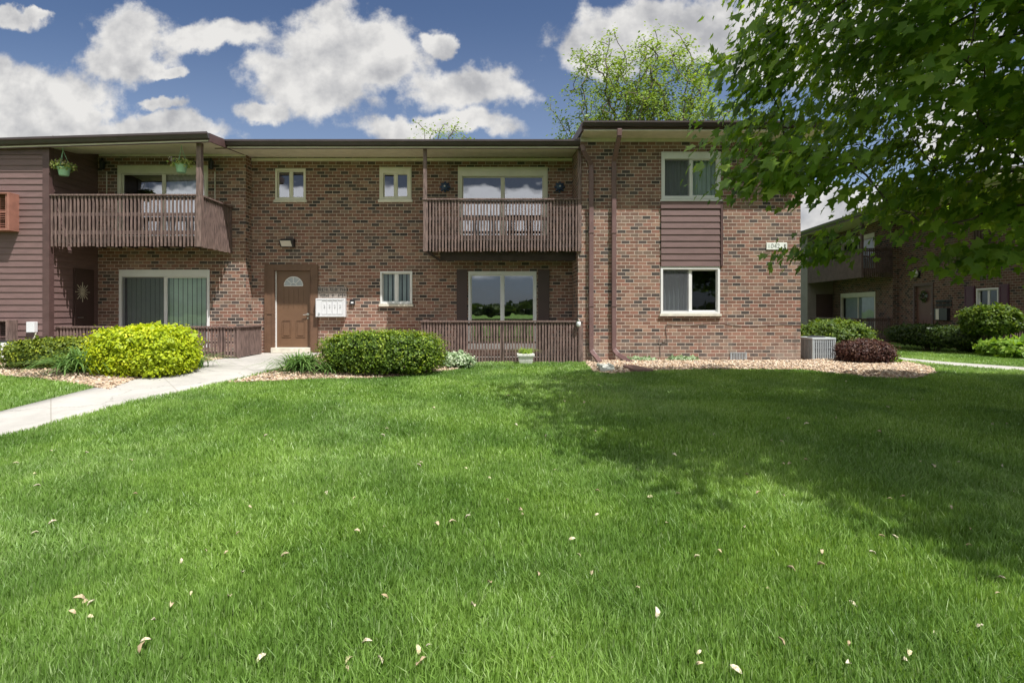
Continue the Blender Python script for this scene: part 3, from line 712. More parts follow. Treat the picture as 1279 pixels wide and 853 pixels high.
m = MB(); m.box(xm(439), xm(442), YM - .056, YM - .0502, zm(379), zm(377)); part('button', m, 'paper', ic)
fl = thing('floodlight', 'black box floodlight on the brick above the entrance door', 'lamp', (xm(360), YM, zm(304)))
m = MB(); m.box(xm(352), xm(369), YM - .10, YM - .002, zm(303), zm(299)); m.hexa([(xm(352), YM-.10, zm(309)), (xm(369), YM-.10, zm(309)), (xm(369), YM-.002, zm(309)), (xm(352), YM-.002, zm(309)), (xm(352), YM-.24, zm(301)), (xm(369), YM-.24, zm(301)), (xm(369), YM-.002, zm(299.5)), (xm(352), YM-.002, zm(299.5))])
part('housing', m, 'black', fl, bevel=.006)
m = MB(); q = [(xm(354), YM-.118, zm(308.4)), (xm(367), YM-.118, zm(308.4)), (xm(367), YM-.236, zm(302)), (xm(354), YM-.236, zm(302))]; m.quad(q); o_ = part('lens', m, 'lens', fl)
o_.data.transform(Matrix.Translation((0, -.012, -.004)))
for px_, lab in ((556, 'blue glazed round wall ornament left of the upper balcony door'), (699, 'blue glazed round wall ornament right of the upper balcony door')):
    t_ = thing('wall_ornament', lab, 'ornament', (xm(px_), YM, zm(234)), group='blue wall ornaments on the middle balcony')
    m = MB(); m.smooth = True; m.lathe((xm(px_), YM - .02, zm(234)), [(.04, 0), (.10, .02), (.105, .06), (.07, .10), (.02, .115)], 16, 'y'); part('dome', m, 'blueglass', t_)
    m = MB()
    for k in range(8): th = k*math.pi/4; m.lathe((xm(px_) + .11*math.cos(th), YM - .005, zm(234) + .11*math.sin(th)), [(.03, 0), (.034, .02), (.015, .04)], 8, 'y')
    part('petals', m, 'blueglass', t_)
    m = MB(); m.lathe((xm(px_), YM - .13, zm(234)), [(.025, 0), (.025, .01), (.01, .02)], 8, 'y'); part('boss', m, 'steel', t_)
for px_, lab in ((131, 'small dark wall lantern left of the corner balcony door'), (266, 'small dark wall lantern right of the corner balcony door')):
    t_ = thing('wall_lantern', lab, 'lamp', (xl(px_), YL, zl(209)), group='wall lanterns on the corner balcony')
    m = MB(); m.lathe((xl(px_), YL - .10, zl(213)), [(.03, 0), (.06, .015), (.065, .20), (.03, .26), (.01, .29)], 8); m.box(xl(px_) - .015, xl(px_) + .015, YL - .09, YL - .002, zl(207), zl(205)); part('body', m, 'black', t_)
    m = MB(); m.tube([(xl(px_) + .06, YL - .02, zl(215)), (xl(px_) + .06, YL - .02, zl(252))], .012, 6); part('conduit', m, 'cream', t_)
sb = thing('sunburst_ornament', 'pale sunburst ornament hanging on the dark side door', 'ornament', (XSL + .06, YF + 1.05, 1.95))
m = MB(); cy_, cz_ = YF + .95, 1.90
for k in range(16):
    th = 2*math.pi*k/16; r_ = .24 if k % 2 == 0 else .17
    m.bar((XSL + .062, cy_ + .05*math.cos(th), cz_ + .05*math.sin(th)), (XSL + .062, cy_ + r_*math.cos(th), cz_ + r_*math.sin(th)), .016, .01, (1,0,0))
part('rays', m, 'straw', sb)
m = MB(); m.tube([(XSL + .055, cy_, cz_), (XSL + .08, cy_, cz_)], .05, 12); part('hub', m, 'straw', sb)
# number plaque
pl = thing('number_plaque', 'white house number plaque on the brick near the right corner', 'sign', (xr(957), YR, zr(312)))
m = MB(); m.box(xr(957), xr(982.5), YR - .02, YR - .002, zr(312), zr(303.2)); part('plate', m, 'plaque', pl, bevel=.003)
def text(s, size, loc, mat, par, name, sx=1):
    cu = bpy.data.curves.new('lettering', 'FONT'); cu.body = s; cu.size = size; cu.extrude = .002; cu.align_x = 'CENTER'; cu.align_y = 'CENTER'
    tmp = bpy.data.objects.new('tmp', cu); C.objects.link(tmp); bpy.context.view_layer.update()
    me = bpy.data.meshes.new_from_object(tmp.evaluated_get(bpy.context.evaluated_depsgraph_get())); bpy.data.objects.remove(tmp); bpy.data.curves.remove(cu)
    me.materials.clear(); me.materials.append(M[mat])
    b = BASE[par]; me.transform(Matrix.Translation(Vector(loc) - b) @ Matrix.Rotation(R(90), 4, 'X') @ Matrix.Diagonal((sx, 1, 1, 1)))
    o = bpy.data.objects.new(name, me); C.objects.link(o); o.parent = par; BASE[o] = b
    return o
text('042', .15, (xr(968), YR - .0225, zr(307.6)), 'letter', pl, 'number')
text('E', .12, (xr(980), YR - .0225, zr(307.6)), 'letterdark', pl, 'letter')
text('1', .13, (xr(960), YR - .0225, zr(307.6)), 'letter', pl, 'number')
# cables on the right wing
m = MB(); pts = [(xr(833 + k*12), YR - .012, zr(404.5 + 1.2*math.sin(k*.9) + (1.5 if k > 6 else 0))) for k in range(15)]; m.tube(pts, .0045, 5)
m.tube([(xr(833), YR - .012, zr(405)), (xr(831), YR - .012, zr(411)), (xr(832.5), YR - .012, zr(421)), (xr(833.5), YR - .013, zr(428)), (xr(828), YR - .012, zr(426)), (xr(824), YR - .012, zr(432)), (xr(824.5), YR - .012, zr(446))], .006, 5)
m.tube([(xr(825), YR - .014, zr(420)), (xr(822), YR - .014, zr(427)), (xr(826), YR - .014, zr(430))], .006, 5)
solo('wall_cable', m, 'letterdark', 'thin dark cable looping across the brick under the lower right window', 'cable', (xr(833), YR, zr(405)))
# grilles and boxes on the siding wing
for (z0p, z1p, lab, mt) in ((290, 243.5, 'red-brown air conditioner sleeve with grille high on the siding', 'redwood'), (441, 399.5, 'brown air conditioner sleeve with grille low on the siding', 'deckwood')):
    a, b, c, e = xf(-30), xf(24.5 if z0p == 290 else 23), zf(z0p), zf(z1p); yo = YF - .28
    t_ = thing('wall_sleeve', lab, 'vent box', (a, YF, c))
    m = MB(); m.box(a, b, yo, YF - .001, e - .035, e); m.box(a, b, yo, YF - .001, c, c + .035); m.box(b - .05, b, yo, YF - .001, c + .035, e - .035); m.box(a, a + .05, yo, YF - .001, c + .035, e - .035); m.box(a + .05, b - .05, YF - .10, YF - .02, c + .035, e - .035)
    part('casing', m, mt, t_, bevel=.004)
    m = MB(); k = a + .13
    while k < b - .06: m.box(k - .012, k + .012, yo + .02, yo + .04, c + .035, e - .035); k += .155
    m.box(a + .05, b - .05, yo + .041, yo + .055, (c+e)/2 - .012, (c+e)/2 + .012); part('grille', m, 'spout' if mt == 'deckwood' else 'redwood', t_)
    m = MB(); z_ = c + .06
    while z_ < e - .06: m.hexa([(a+.05, YF-.16, z_), (b-.05, YF-.16, z_), (b-.05, YF-.103, z_+.03), (a+.05, YF-.103, z_+.03), (a+.05, YF-.16, z_+.006), (b-.05, YF-.16, z_+.006), (b-.05, YF-.103, z_+.036), (a+.05, YF-.103, z_+.036)]); z_ += .05
    part('louvers', m, 'redwood' if mt == 'redwood' else 'deckdark', t_)
eb = thing('utility_box', 'small white utility box on the siding above the clipped hedge', 'utility box', (xf(43), YF, zf(415)))
m = MB(); m.box(xf(38), xf(48), YF - .12, YF - .015, zf(415), zf(402)); part('box', m, 'mailbox', eb, bevel=.008)
m = MB(); m.tube([(xf(47), YF - .05, zf(415)), (xf(46.5), YF - .06, zf(420)), (xf(41), YF - .04, zf(428)), (xf(41), YF - .04, zf(450))], .016, 8); part('conduit', m, 'cream', eb)

def condenser(name, label, x0, x1, y0, y1, z0, z1, body='acbody', vent='fin'):
    t_ = thing(name, label, 'air conditioner', (x0, y0, z0))
    m = MB(); s = .03; m.box(x0, x1, y0, y1, z0, z0 + .04); m.box(x0 - .004, x1 + .004, y0 - .004, y1 + .004, z1 - .05, z1)
    for xx in (x0, x1 - s):
        for yy in (y0, y1 - s): m.box(xx, xx + s, yy, yy + s, z0 + .04, z1 - .05)
    part('cabinet', m, body, t_, bevel=.006)
    m = MB(); m.box(x0 + .05, x1 - .05, y0 + .05, y1 - .05, z0 + .04, z1 - .05); part('coil', m, 'black', t_)
    m = MB(); n = 10
    for k in range(n):
        xx = x0 + s + .02 + (x1 - x0 - 2*s - .04) * k / (n-1); m.box(xx - .014, xx + .014, y0 + .004, y0 + .03, z0 + .04, z1 - .05)
        yy = y0 + s + .02 + (y1 - y0 - 2*s - .04) * k / (n-1); m.box(x0 + .004, x0 + .03, yy - .014, yy + .014, z0 + .04, z1 - .05)
        m.box(x1 - .03, x1 - .004, yy - .014, yy + .014, z0 + .04, z1 - .05)
    for k in range(4): zz = z0 + .1 + k*(z1 - z0 - .2)/3; m.box(x0 + .03, x1 - .03, y0 + .008, y0 + .022, zz, zz + .012)
    part('louver_panel', m, vent, t_)
    m = MB(); m.lathe(((x0+x1)/2, (y0+y1)/2, z1), [(.2, .0), (.2, .02), (.17, .03), (.02, .035)], 20); part('fan_grille', m, 'black', t_)
    return t_
condenser('condenser_unit', 'grey louvered air conditioner unit at the brick corner beside the round bush', xr(1014) , xr(1014) + .56, 13.62, 14.3, .17, .80)
gl = condenser('condenser_unit', 'grey green air conditioner unit with white labels by the clipped hedge', X(-34, 12.0), X(8.5, 12.0), 12.0, 12.75, .28, Z(428.5, 12.0), 'acgreen', 'acgreen')
m = MB(); xx = X(8.5, 12.0) + .003
for a, b, c, e in ((.06, .3, .30, .44), (.06, .3, .12, .24)): m.box(xx, xx + .006, 12.0 + a, 12.0 + b, .30 + c, .30 + e)
for c, e in ((.32, .47), (.08, .28)): m.box(X(2, 12), X(8, 12), 11.985, 11.992, .30 + c, .30 + e)
part('labels', m, 'paper', gl)

# splash blocks, planter, post lamp
m = MB(); q = gp(757, 464); zz = .245
m.hexa([(q.x-.17, q.y-.30, zz), (q.x+.12, q.y-.30, zz), (q.x+.10, q.y+.25, zz), (q.x-.12, q.y+.25, zz), (q.x-.17, q.y-.30, zz+.06), (q.x+.12, q.y-.30, zz+.06), (q.x+.10, q.y+.25, zz+.10), (q.x-.12, q.y+.25, zz+.10)])
m.box(q.x-.16, q.x-.12, q.y-.28, q.y+.2, zz+.05, zz+.12); m.box(q.x+.07, q.x+.11, q.y-.28, q.y+.2, zz+.05, zz+.12)
solo('splash_block', m, 'splash', 'pale concrete splash block between the two downspout feet', 'splash block', (q.x, q.y, zz), bevel=.01)
m = MB(); q = gp(795, 465)
m.hexa([(q.x-.10, q.y-.22, zz+.0), (q.x+.28, q.y-.22, zz+.0), (q.x+.02, q.y+.28, zz), (q.x-.22, q.y+.28, zz), (q.x-.10, q.y-.22, zz+.05), (q.x+.28, q.y-.22, zz+.05), (q.x+.02, q.y+.28, zz+.09), (q.x-.22, q.y+.28, zz+.09)])
solo('splash_block', m, 'brownplastic', 'brown plastic splash block under the right downspout foot', 'splash block', (q.x, q.y, zz), bevel=.01)
PX, PY = X(656.5, 13.1), 13.1; pz = float(gz(PX, PY))
pt = thing('planter', 'square white planter with grassy green plant before the patio fence', 'planter', (PX, PY, pz))
m = MB()
def frus(m, x, y, w0, w1, z0, z1): m.hexa([(x-w0,y-w0,z0),(x+w0,y-w0,z0),(x+w0,y+w0,z0),(x-w0,y+w0,z0),(x-w1,y-w1,z1),(x+w1,y-w1,z1),(x+w1,y+w1,z1),(x-w1,y+w1,z1)])
frus(m, PX, PY, .135, .165, pz, pz + .115); frus(m, PX, PY, .155, .172, pz + .115, pz + .20); frus(m, PX, PY, .195, .20, pz + .20, pz + .25); part('pot', m, 'potwhite', pt, bevel=.006)
pz_top = pz + .24
lp = thing('post_lamp', 'tiny white lamp on the end post of the middle patio fence', 'lamp', (X(722.5, 13.46), 13.46, Z(407, 13.46)))
m = MB(); m.smooth = True; m.lathe((X(722.5, 13.44), 13.42, Z(408, 13.46)), [(.035, 0), (.05, .02), (.055, .09), (.04, .13)], 12); part('globe', m, 'solar', lp)
m = MB(); m.lathe((X(722.5, 13.44), 13.42, Z(408, 13.46) + .13), [(.05, 0), (.055, .015), (.01, .05)], 12); part('lid', m, 'steel', lp)

# ---------------------------------------------------------------- ground
def lawn_mat():
    m, nt, out = newmat('lawn_ground')
    tc = nd(nt, 'ShaderNodeTexCoord'); o = tc.outputs['Object']
    f = sm(nt, .3, .7, noise(nt, 40, 6, .7, o)); g = sm(nt, .35, .65, noise(nt, .9, 4, .6, o))
    c = mixc(nt, f, (.05, .10, .018), (.11, .19, .035)); c = mixc(nt, mth(nt, 'MULTIPLY', g, .35), c, (.15, .22, .05))
    p = nd(nt, 'ShaderNodeBsdfPrincipled'); nt.links.new(c, p.inputs['Base Color']); p.inputs['Roughness'].default_value = .95; p.inputs['Specular IOR Level'].default_value = .1
    b = nd(nt, 'ShaderNodeBump'); b.inputs['Strength'].default_value = 1; b.inputs['Distance'].default_value = .05
    nt.links.new(noise(nt, 60, 5, .7, o), b.inputs['Height']); nt.links.new(b.outputs[0], p.inputs['Normal']); nt.links.new(p.outputs[0], out.inputs[0])
lawn_mat(); M['lawn'] = MATS['lawn_ground']
def axis(a, b, st, far):
    q = list(np.arange(a, b + 1e-6, st)); s_ = st; lo, hi = a, b
    while hi < far: s_ *= 1.35; hi += s_; q.append(hi)
    s_ = st
    while lo > -far: s_ *= 1.35; lo -= s_; q.insert(0, lo)
    return np.array(q)
gxs, gys = axis(-16, 20, .3, 900), axis(-2, 26, .3, 900)
GX, GY = np.meshgrid(gxs, gys); nx, ny = len(gxs), len(gys)
gv = np.stack([GX.ravel(), GY.ravel(), gz(GX, GY).ravel()], 1)
ii = (np.arange(ny - 1)[:, None] * nx + np.arange(nx - 1)[None]).ravel()
o = put('lawn', npmesh('lawn', gv, np.stack([ii, ii + 1, ii + nx + 1, ii + nx], 1), 'lawn', smooth=True)); tag(o, 'mown green lawn in front of the brick apartment house', 'lawn', kind='structure')

def inpoly(x, y, poly):
    r = np.zeros(len(x), bool); n = len(poly)
    for i in range(n):
        x0, y0 = poly[i]; x1, y1 = poly[(i + 1) % n]
        if y0 == y1: continue
        r ^= ((y0 > y) != (y1 > y)) & (x < (x1 - x0) * (y - y0) / (y1 - y0) + x0)
    return r
def resample(pts, n):
    pts = np.array([tuple(p) for p in pts]); d = np.r_[0, np.cumsum(np.linalg.norm(np.diff(pts, axis=0), axis=1))]
    t = np.linspace(0, d[-1], n); r = np.stack([np.interp(t, d, pts[:, k]) for k in (0, 1)], 1)
    for _ in range(6): r[1:-1] = .25 * r[:-2] + .5 * r[1:-1] + .25 * r[2:]
    return r
def ribbon(name, A, B_, lift, mat, label, cat, thick=.12):
    n, k = len(A), 7; v, f = [], []
    for i in range(n):
        for j in range(k):
            q = A[i] + (B_[i] - A[i]) * j / (k - 1); v.append((q[0], q[1], float(gz(q[0], q[1])) + lift))
    for i in range(n - 1):
        for j in range(k - 1): f.append((i*k+j, i*k+j+1, (i+1)*k+j+1, (i+1)*k+j))
    nb = len(v)
    for i in range(n):
        for j in (0, k - 1): q = v[i*k+j]; v.append((q[0], q[1], q[2] - thick))
    for i in range(n - 1): f.append((i*k, (i+1)*k, nb+2*(i+1), nb+2*i)); f.append((i*k+k-1, nb+2*i+1, nb+2*i+3, (i+1)*k+k-1))
    v = np.array(v); f = np.array(f)
    o = put(name, npmesh(name, v, f, mat)); tag(o, label, cat, kind='structure')
    return o
def vmath2(nt, a, b, k):
    m1 = nt.nodes.new('ShaderNodeVectorMath'); m1.operation = 'SCALE'; nt.links.new(b, m1.inputs[0]); m1.inputs['Scale'].default_value = k
    m2 = nt.nodes.new('ShaderNodeVectorMath'); m2.operation = 'ADD'; nt.links.new(a, m2.inputs[0]); nt.links.new(m1.outputs[0], m2.inputs[1]); return m2.outputs[0]
def joints_concrete():
    m, nt, out = newmat('walk_concrete'); tc = nd(nt, 'ShaderNodeTexCoord'); o = tc.outputs['Object']
    c = mixc(nt, sm(nt, .3, .7, noise(nt, 1.4, 5, .65, o)), (.29, .274, .248), (.375, .355, .322))
    c = mixc(nt, mth(nt, 'MULTIPLY', sm(nt, .58, .75, noise(nt, 70, 4, .7, o)), .45), c, (.30, .27, .23))
    c = mixc(nt, mth(nt, 'MULTIPLY', sm(nt, .60, .72, noise(nt, 4, 6, .7, o)), .3), c, (.36, .33, .27))
    vo = nd(nt, 'ShaderNodeTexVoronoi', feature='DISTANCE_TO_EDGE'); vo.inputs['Scale'].default_value = .55
    wv = vmath2(nt, o, noise(nt, 3, 4, .6, o, out=1), .35); nt.links.new(wv, vo.inputs['Vector'])
    c = mixc(nt, mth(nt, 'MULTIPLY', mth(nt, 'LESS_THAN', vo.outputs['Distance'], .004), .55), c, (.13, .12, .10))
    s = nd(nt, 'ShaderNodeSeparateXYZ'); nt.links.new(o, s.inputs[0])
    t = mth(nt, 'FRACT', mth(nt, 'DIVIDE', mth(nt, 'ADD', mth(nt, 'MULTIPLY', s.outputs[0], .78), mth(nt, 'MULTIPLY', s.outputs[1], .62)), 1.5))
    c = mixc(nt, mth(nt, 'MULTIPLY', mth(nt, 'LESS_THAN', t, .010), .5), c, (.16, .14, .11))
    p = nd(nt, 'ShaderNodeBsdfPrincipled'); nt.links.new(c, p.inputs['Base Color']); p.inputs['Roughness'].default_value = .9
    b = nd(nt, 'ShaderNodeBump'); b.inputs['Strength'].default_value = .3; b.inputs['Distance'].default_value = .01
    nt.links.new(noise(nt, 120, 4, .7, o), b.inputs['Height']); nt.links.new(b.outputs[0], p.inputs['Normal']); nt.links.new(p.outputs[0], out.inputs[0])
    M['walk'] = m
joints_concrete()
wa = resample([(-17, 3.2)] + [tuple(gp(*q)) for q in ((-80, 539), (0, 515), (60, 501), (115, 487), (180, 471), (236, 454.5), (297, 444.5))] + [(xm(299), 13.95)], 60)
wb = resample([(-17, 1.6)] + [tuple(gp(*q)) for q in ((-80, 572), (0, 548), (60, 531), (150, 508), (215, 492), (283, 479), (345, 463), (392, 449))] + [(xm(402), 13.95)], 60)
ribbon('path', wa, wb, .025, 'walk', 'pale concrete path curving from the left to the entrance door', 'path')
path_poly = [tuple(p) for p in wa] + [tuple(p) for p in wb[::-1]]
fa = resample([tuple(gp(*q)) for q in ((1085, 444.5), (1115, 446.8), (1180, 453.0), (1279, 459.8), (1400, 468))] + [(13.2, 8.5), (14, 4)], 50)
fb_ = resample([tuple(gp(*q)) for q in ((1085, 446.5), (1115, 449.8), (1180, 456.8), (1279, 464.5), (1400, 475))] + [(12.0, 8.0), (12.6, 4)], 50)
ribbon('path', fa, fb_, .02, 'walk', 'narrow concrete path crossing the lawn at far right', 'path')
path2_poly = [tuple(p) for p in fa] + [tuple(p) for p in fb_[::-1]]
def bed(name, poly, lift, label, nchip, size, cols, seed):
    rs = np.random.RandomState(seed)
    pv = [Vector(p) for p in poly]; n = len(pv); xs = [p[0] for p in poly]; ys = [p[1] for p in poly]
    gx, gy = np.meshgrid(np.arange(min(xs), max(xs), .22), np.arange(min(ys), max(ys), .22)); gx = gx.ravel(); gy = gy.ravel()
    k = inpoly(gx, gy, poly); pts = pv + [Vector((a, b)) for a, b in zip(gx[k], gy[k])]
    r = geometry.delaunay_2d_cdt(pts, [(i, (i + 1) % n) for i in range(n)], [list(range(n))], 1, 1e-4)
    def dist_edge(x, y):
        d = np.full(len(x), 9.)
        for i in range(n):
            a = np.array(poly[i]); b = np.array(poly[(i+1) % n]); ab = b - a; t = np.clip(((x-a[0])*ab[0] + (y-a[1])*ab[1]) / max(ab@ab, 1e-9), 0, 1)
            d = np.minimum(d, np.hypot(x - a[0] - t*ab[0], y - a[1] - t*ab[1]))
        return d
    vx = np.array([q.x for q in r[0]]); vy = np.array([q.y for q in r[0]])
    zf_ = lambda x, y: gz(x, y) + lift * (.25 + .75 * sst(0, .5, dist_edge(x, y))) + .012
    o = put(name, npmesh(name, np.stack([vx, vy, zf_(vx, vy)], 1), np.array([f for f in r[2] if len(f) == 3]), 'soil', smooth=True)); tag(o, label, 'planting bed', kind='structure')
    cx = rs.uniform(min(xs), max(xs), nchip * 3); cy = rs.uniform(min(ys), max(ys), nchip * 3); k = inpoly(cx, cy, poly); cx = cx[k][:nchip]; cy = cy[k][:nchip]; N = len(cx)
    oc = np.array([(1,0,0),(0,1,0),(-1,0,0),(0,-1,0),(0,0,1),(0,0,-1)], float); tf = np.array([(0,1,4),(1,2,4),(2,3,4),(3,0,4),(1,0,5),(2,1,5),(3,2,5),(0,3,5)])
    s_ = rs.uniform(.5, 1.4, (N, 1, 1)) * size * np.stack([np.ones(N), rs.uniform(.45, .9, N), rs.uniform(.25, .55, N)], 1)[:, None, :]
    v_ = oc[None] * s_ * rs.uniform(.7, 1.3, (N, 6, 1)); th = rs.uniform(0, 6.28, N); ct, st = np.cos(th)[:, None], np.sin(th)[:, None]
    tilt = rs.normal(0, .35, (N, 2)); x_ = v_[..., 0]*ct - v_[..., 1]*st; y_ = v_[..., 0]*st + v_[..., 1]*ct; z_ = v_[..., 2] + x_*tilt[:, :1] + y_*tilt[:, 1:]
    V = np.stack([x_ + cx[:, None], y_ + cy[:, None], z_ + (zf_(cx, cy) + size*.15)[:, None]], 2).reshape(-1, 3)
    f = ((np.arange(N) * 6)[:, None, None] + tf[None]).reshape(-1, 3)
    o = put('stone_chips', npmesh('stone_chips', V, f, cols, np.repeat(rs.rand(N), 8))); tag(o, 'pale tan stone chips covering ' + label.split(' ', 1)[1], 'stone chips', kind='stuff')
def chipmat(name, stops):
    m, nt, out = newmat(name); a = nd(nt, 'ShaderNodeAttribute', attribute_name='tint'); p = nd(nt, 'ShaderNodeBsdfPrincipled')
    nt.links.new(ramp(nt, a.outputs['Fac'], stops), p.inputs['Base Color']); p.inputs['Roughness'].default_value = .9; nt.links.new(p.outputs[0], out.inputs[0]); M[name] = m
chipmat('chips', [(0, (.18, .11, .065)), (.3, (.34, .235, .15)), (.6, (.47, .355, .24)), (.85, (.55, .46, .35)), (1, (.27, .22, .19))])
g2 = lambda *q: [tuple(gp(a, b)) for a, b in q]
bed1 = g2((-60, 466), (0, 470), (60, 476), (110, 484), (136, 488.5), (180, 472.5), (236, 456), (296, 446)) + [(-6.1, 14.2), (-10.2, 14.3), (-10.4, 12.85), (-15, 12.85), (-14.5, 11.2)]
bed2 = g2((284, 479.5), (330, 477.5), (400, 474.5), (470, 473.5), (530, 468.5), (575, 462), (590, 457.5)) + [(X(590, 13.6), 13.6), (X(526, 13.6), 13.6), (X(520, 14.75), 14.75), (xm(404), 14.75), (xm(404), 13.95)] + g2((392, 450), (345, 464.5))
bed3 = g2((733, 457), (742, 466), (765, 468.5), (800, 465.5), (860, 463), (930, 462.5), (1000, 463), (1040, 467.5), (1080, 472.5), (1120, 475), (1150, 473.5), (1170, 467.5), (1165, 460.5), (1140, 455), (1118, 451.5)) + [(10.1, 15.0), (9.6, 16.8), (7.4, 17), (7.14, 13.7), (2.0, 13.7)]
bed('planting_bed', bed1, .05, 'tan stone bed around the yellow-green bush left of the path', 9000, .034, 'chips', 1)
bed('planting_bed', bed2, .05, 'tan stone bed under the clipped boxwood beside the entrance', 7000, .034, 'chips', 2)
bed('planting_bed', bed3, .06, 'tan stone bed along the right wing and its air conditioner', 15000, .036, 'chips', 3)

# ---------------------------------------------------------------- grass
M['grass'] = leafmat('grass_blade', (.122, .225, .036), (.202, .335, .070), (.35, .46, .19), .38, .42, .35, (.7, .40))
def grass():
    rs = np.random.RandomState(5); P_ = []
    for d0, d1, dens, ln, wd in ((1.2, 3.2, 15000, .075, .0058), (3.2, 5.2, 9500, .072, .0070), (5.2, 8, 5200, .068, .0090), (8, 11.5, 3000, .062, .0125), (11.5, 16.2, 1800, .056, .017), (16.2, 24, 600, .055, .032)):
        xa_, xb_ = -(VX / F0) * d1 * 1.04 - 1.6, (1279 - VX) / F0 * d1 * 1.04 + 2.0
        n = int((xb_ - xa_) * (d1 - d0) * dens); x = rs.uniform(xa_, xb_, n); y = rs.uniform(d0, d1, n)
        k = (x > -(VX / F0) * y * 1.04 - 1.6) & (x < (1279 - VX) / F0 * y * 1.04 + 2.0)
        if d0 > 16: k &= x > 7.5
        x, y = x[k], y[k]; P_.append(np.stack([x, y, np.full(len(x), ln), np.full(len(x), wd)], 1))
    P_ = np.concatenate(P_); x, y = P_[:, 0], P_[:, 1]
    ok = np.ones(len(x), bool)
    for pl_ in (path_poly, path2_poly, bed1, bed2, bed3): ok &= ~inpoly(x, y, pl_)
    ok &= ~((y > 13.45) & (x < 7.3)) & ~((y > 13.3) & (x < -3)) & (x < 13.6 + .11*y)
    ok &= ~((y > 13.0) & (x > X(527, 13.4)) & (x < X(727, 13.4)) & (y > 13.42))
    P_ = P_[ok]; x, y = P_[:, 0], P_[:, 1]; N = len(x)
    cl = vnoise(x, y, .16, 1); c2 = vnoise(x, y, .55, 2); c3 = vnoise(x, y, 1.7, 3)
    h = P_[:, 2] * (.55 + .45 * cl + .35 * c2) * rs.uniform(.6, 1.35, N) * (.85 + .3 * c3)
    wdt = P_[:, 3] * rs.uniform(.7, 1.3, N)
    th = rs.uniform(0, 2*np.pi, N); wdir = np.stack([np.cos(th), np.sin(th), np.zeros(N)], 1)
    la = vnoise(x, y, .25, 4) * 9 + rs.normal(0, 1.8, N); lm = h * np.clip(.12 + .35 * c2 + rs.normal(0, .25, N), 0, 1.2)
    lean = np.stack([np.cos(la) * lm, np.sin(la) * lm, np.zeros(N)], 1)
    b = np.stack([x, y, gz(x, y) - .004], 1); up = np.zeros((N, 3)); up[:, 2] = h
    v = np.stack([b - wdir * wdt[:, None] * .5, b + wdir * wdt[:, None] * .5, b + up * .55 + lean * .32 - wdir * wdt[:, None] * .42, b + up * .55 + lean * .32 + wdir * wdt[:, None] * .42, b + up * .93 + lean], 1).reshape(-1, 3)
    f = ((np.arange(N) * 5)[:, None, None] + np.array([(0,1,3),(0,3,2),(2,3,4)])[None]).reshape(-1, 3)
    t = np.clip(.42 + .35 * (vnoise(x, y, .8, 6) - .5) + .5 * (vnoise(x, y, 2.6, 8) - .5) + rs.normal(0, .24, N), 0, 1); t[rs.rand(N) < .03] = 1.
    o = put('grass', npmesh('grass', v, f, 'grass', np.repeat(t, 3))); tag(o, 'mown green grass blades of the lawn', 'grass', kind='stuff')
    print('blades', N)
grass()

# ---------------------------------------------------------------- shrubs and plants
M['box'] = leafmat('boxwood_leaf', (.040, .075, .009), (.115, .19, .018), (.33, .41, .04), .3)
M['yew'] = leafmat('yew_leaf', (.045, .075, .009), (.15, .20, .020), (.36, .40, .04), .3)
M['gold'] = leafmat('golden_leaf', (.22, .30, .014), (.40, .49, .020), (.60, .61, .04), .38)
M['lily'] = leafmat('lily_blade', (.045, .10, .024), (.10, .19, .045), (.20, .31, .09), .3)
M['varieg'] = leafmat('variegated_leaf', (.16, .25, .11), (.40, .48, .30), (.66, .70, .55), .3)
M['roundgreen'] = leafmat('round_bush_leaf', (.045, .085, .012), (.10, .16, .02), (.19, .25, .03), .35)
M['burgundy'] = leafmat('burgundy_leaf', (.040, .018, .014), (.085, .036, .026), (.15, .085, .05), .25)
M['lime'] = leafmat('lime_leaf', (.13, .24, .03), (.22, .34, .05), (.32, .42, .08), .35)
M['darkhedge'] = leafmat('dark_hedge_leaf', (.022, .042, .010), (.05, .085, .015), (.10, .14, .025), .3)
M['maple'] = leafmat('maple_leaf', (.090, .170, .022), (.175, .290, .040), (.28, .39, .065), .56, .42, .35)
M['spring'] = leafmat('spring_leaf', (.10, .165, .028), (.165, .245, .040), (.25, .33, .075), .4)
M['flower'] = leafmat('flower_petal', (.40, .30, .45), (.55, .50, .28), (.62, .55, .20), .3)
M['basketgreen'] = leafmat('basket_leaf', (.14, .22, .05), (.26, .33, .09), (.48, .46, .18), .3)
def shrubgeo(rs, n, c, r, size, kind, e=2.5, shell=.55, lump=.10, flat=None, up=.35):
    d = unit(rs.normal(0, 1, (n, 3)))
    # favour large faces of flattened shapes evenly
    q = np.sum(np.abs(d) ** e, axis=1) ** (-1 / e)
    rad = (1 - (1 - shell) * rs.rand(n) ** 1.6)
    sh = rs.rand(n) < .035; rad = np.where(sh, rs.uniform(1.0, 1.10, n), rad)
    th = np.arctan2(d[:, 1], d[:, 0]); lu = 1 + lump * (vnoise(th * 3 + d[:, 2] * 2, d[:, 2] * 5 + 3, .8, 21) - .5) * 2 + lump * .6 * (vnoise(d[:, 0] * 9, d[:, 1] * 9 + d[:, 2] * 7, .8, 22) - .5) * 2
    p = d * (q * rad * lu)[:, None] * np.array(r)[None] + np.array(c)[None]
    no = unit(np.sign(d) * np.abs(d * q[:, None]) ** (e - 1) / np.array(r)[None])
    nn = unit(no * .9 + rs.normal(0, .55, (n, 3)) + np.array([0, 0, up]))
    ax = unit(no * .6 + rs.normal(0, .8, (n, 3)) + np.array([0, 0, .5]))
    sz = size * rs.uniform(.65, 1.3, n)
    v, f, k = leaves(p, nn, ax, sz, kind)
    return v, f, k, rad, p
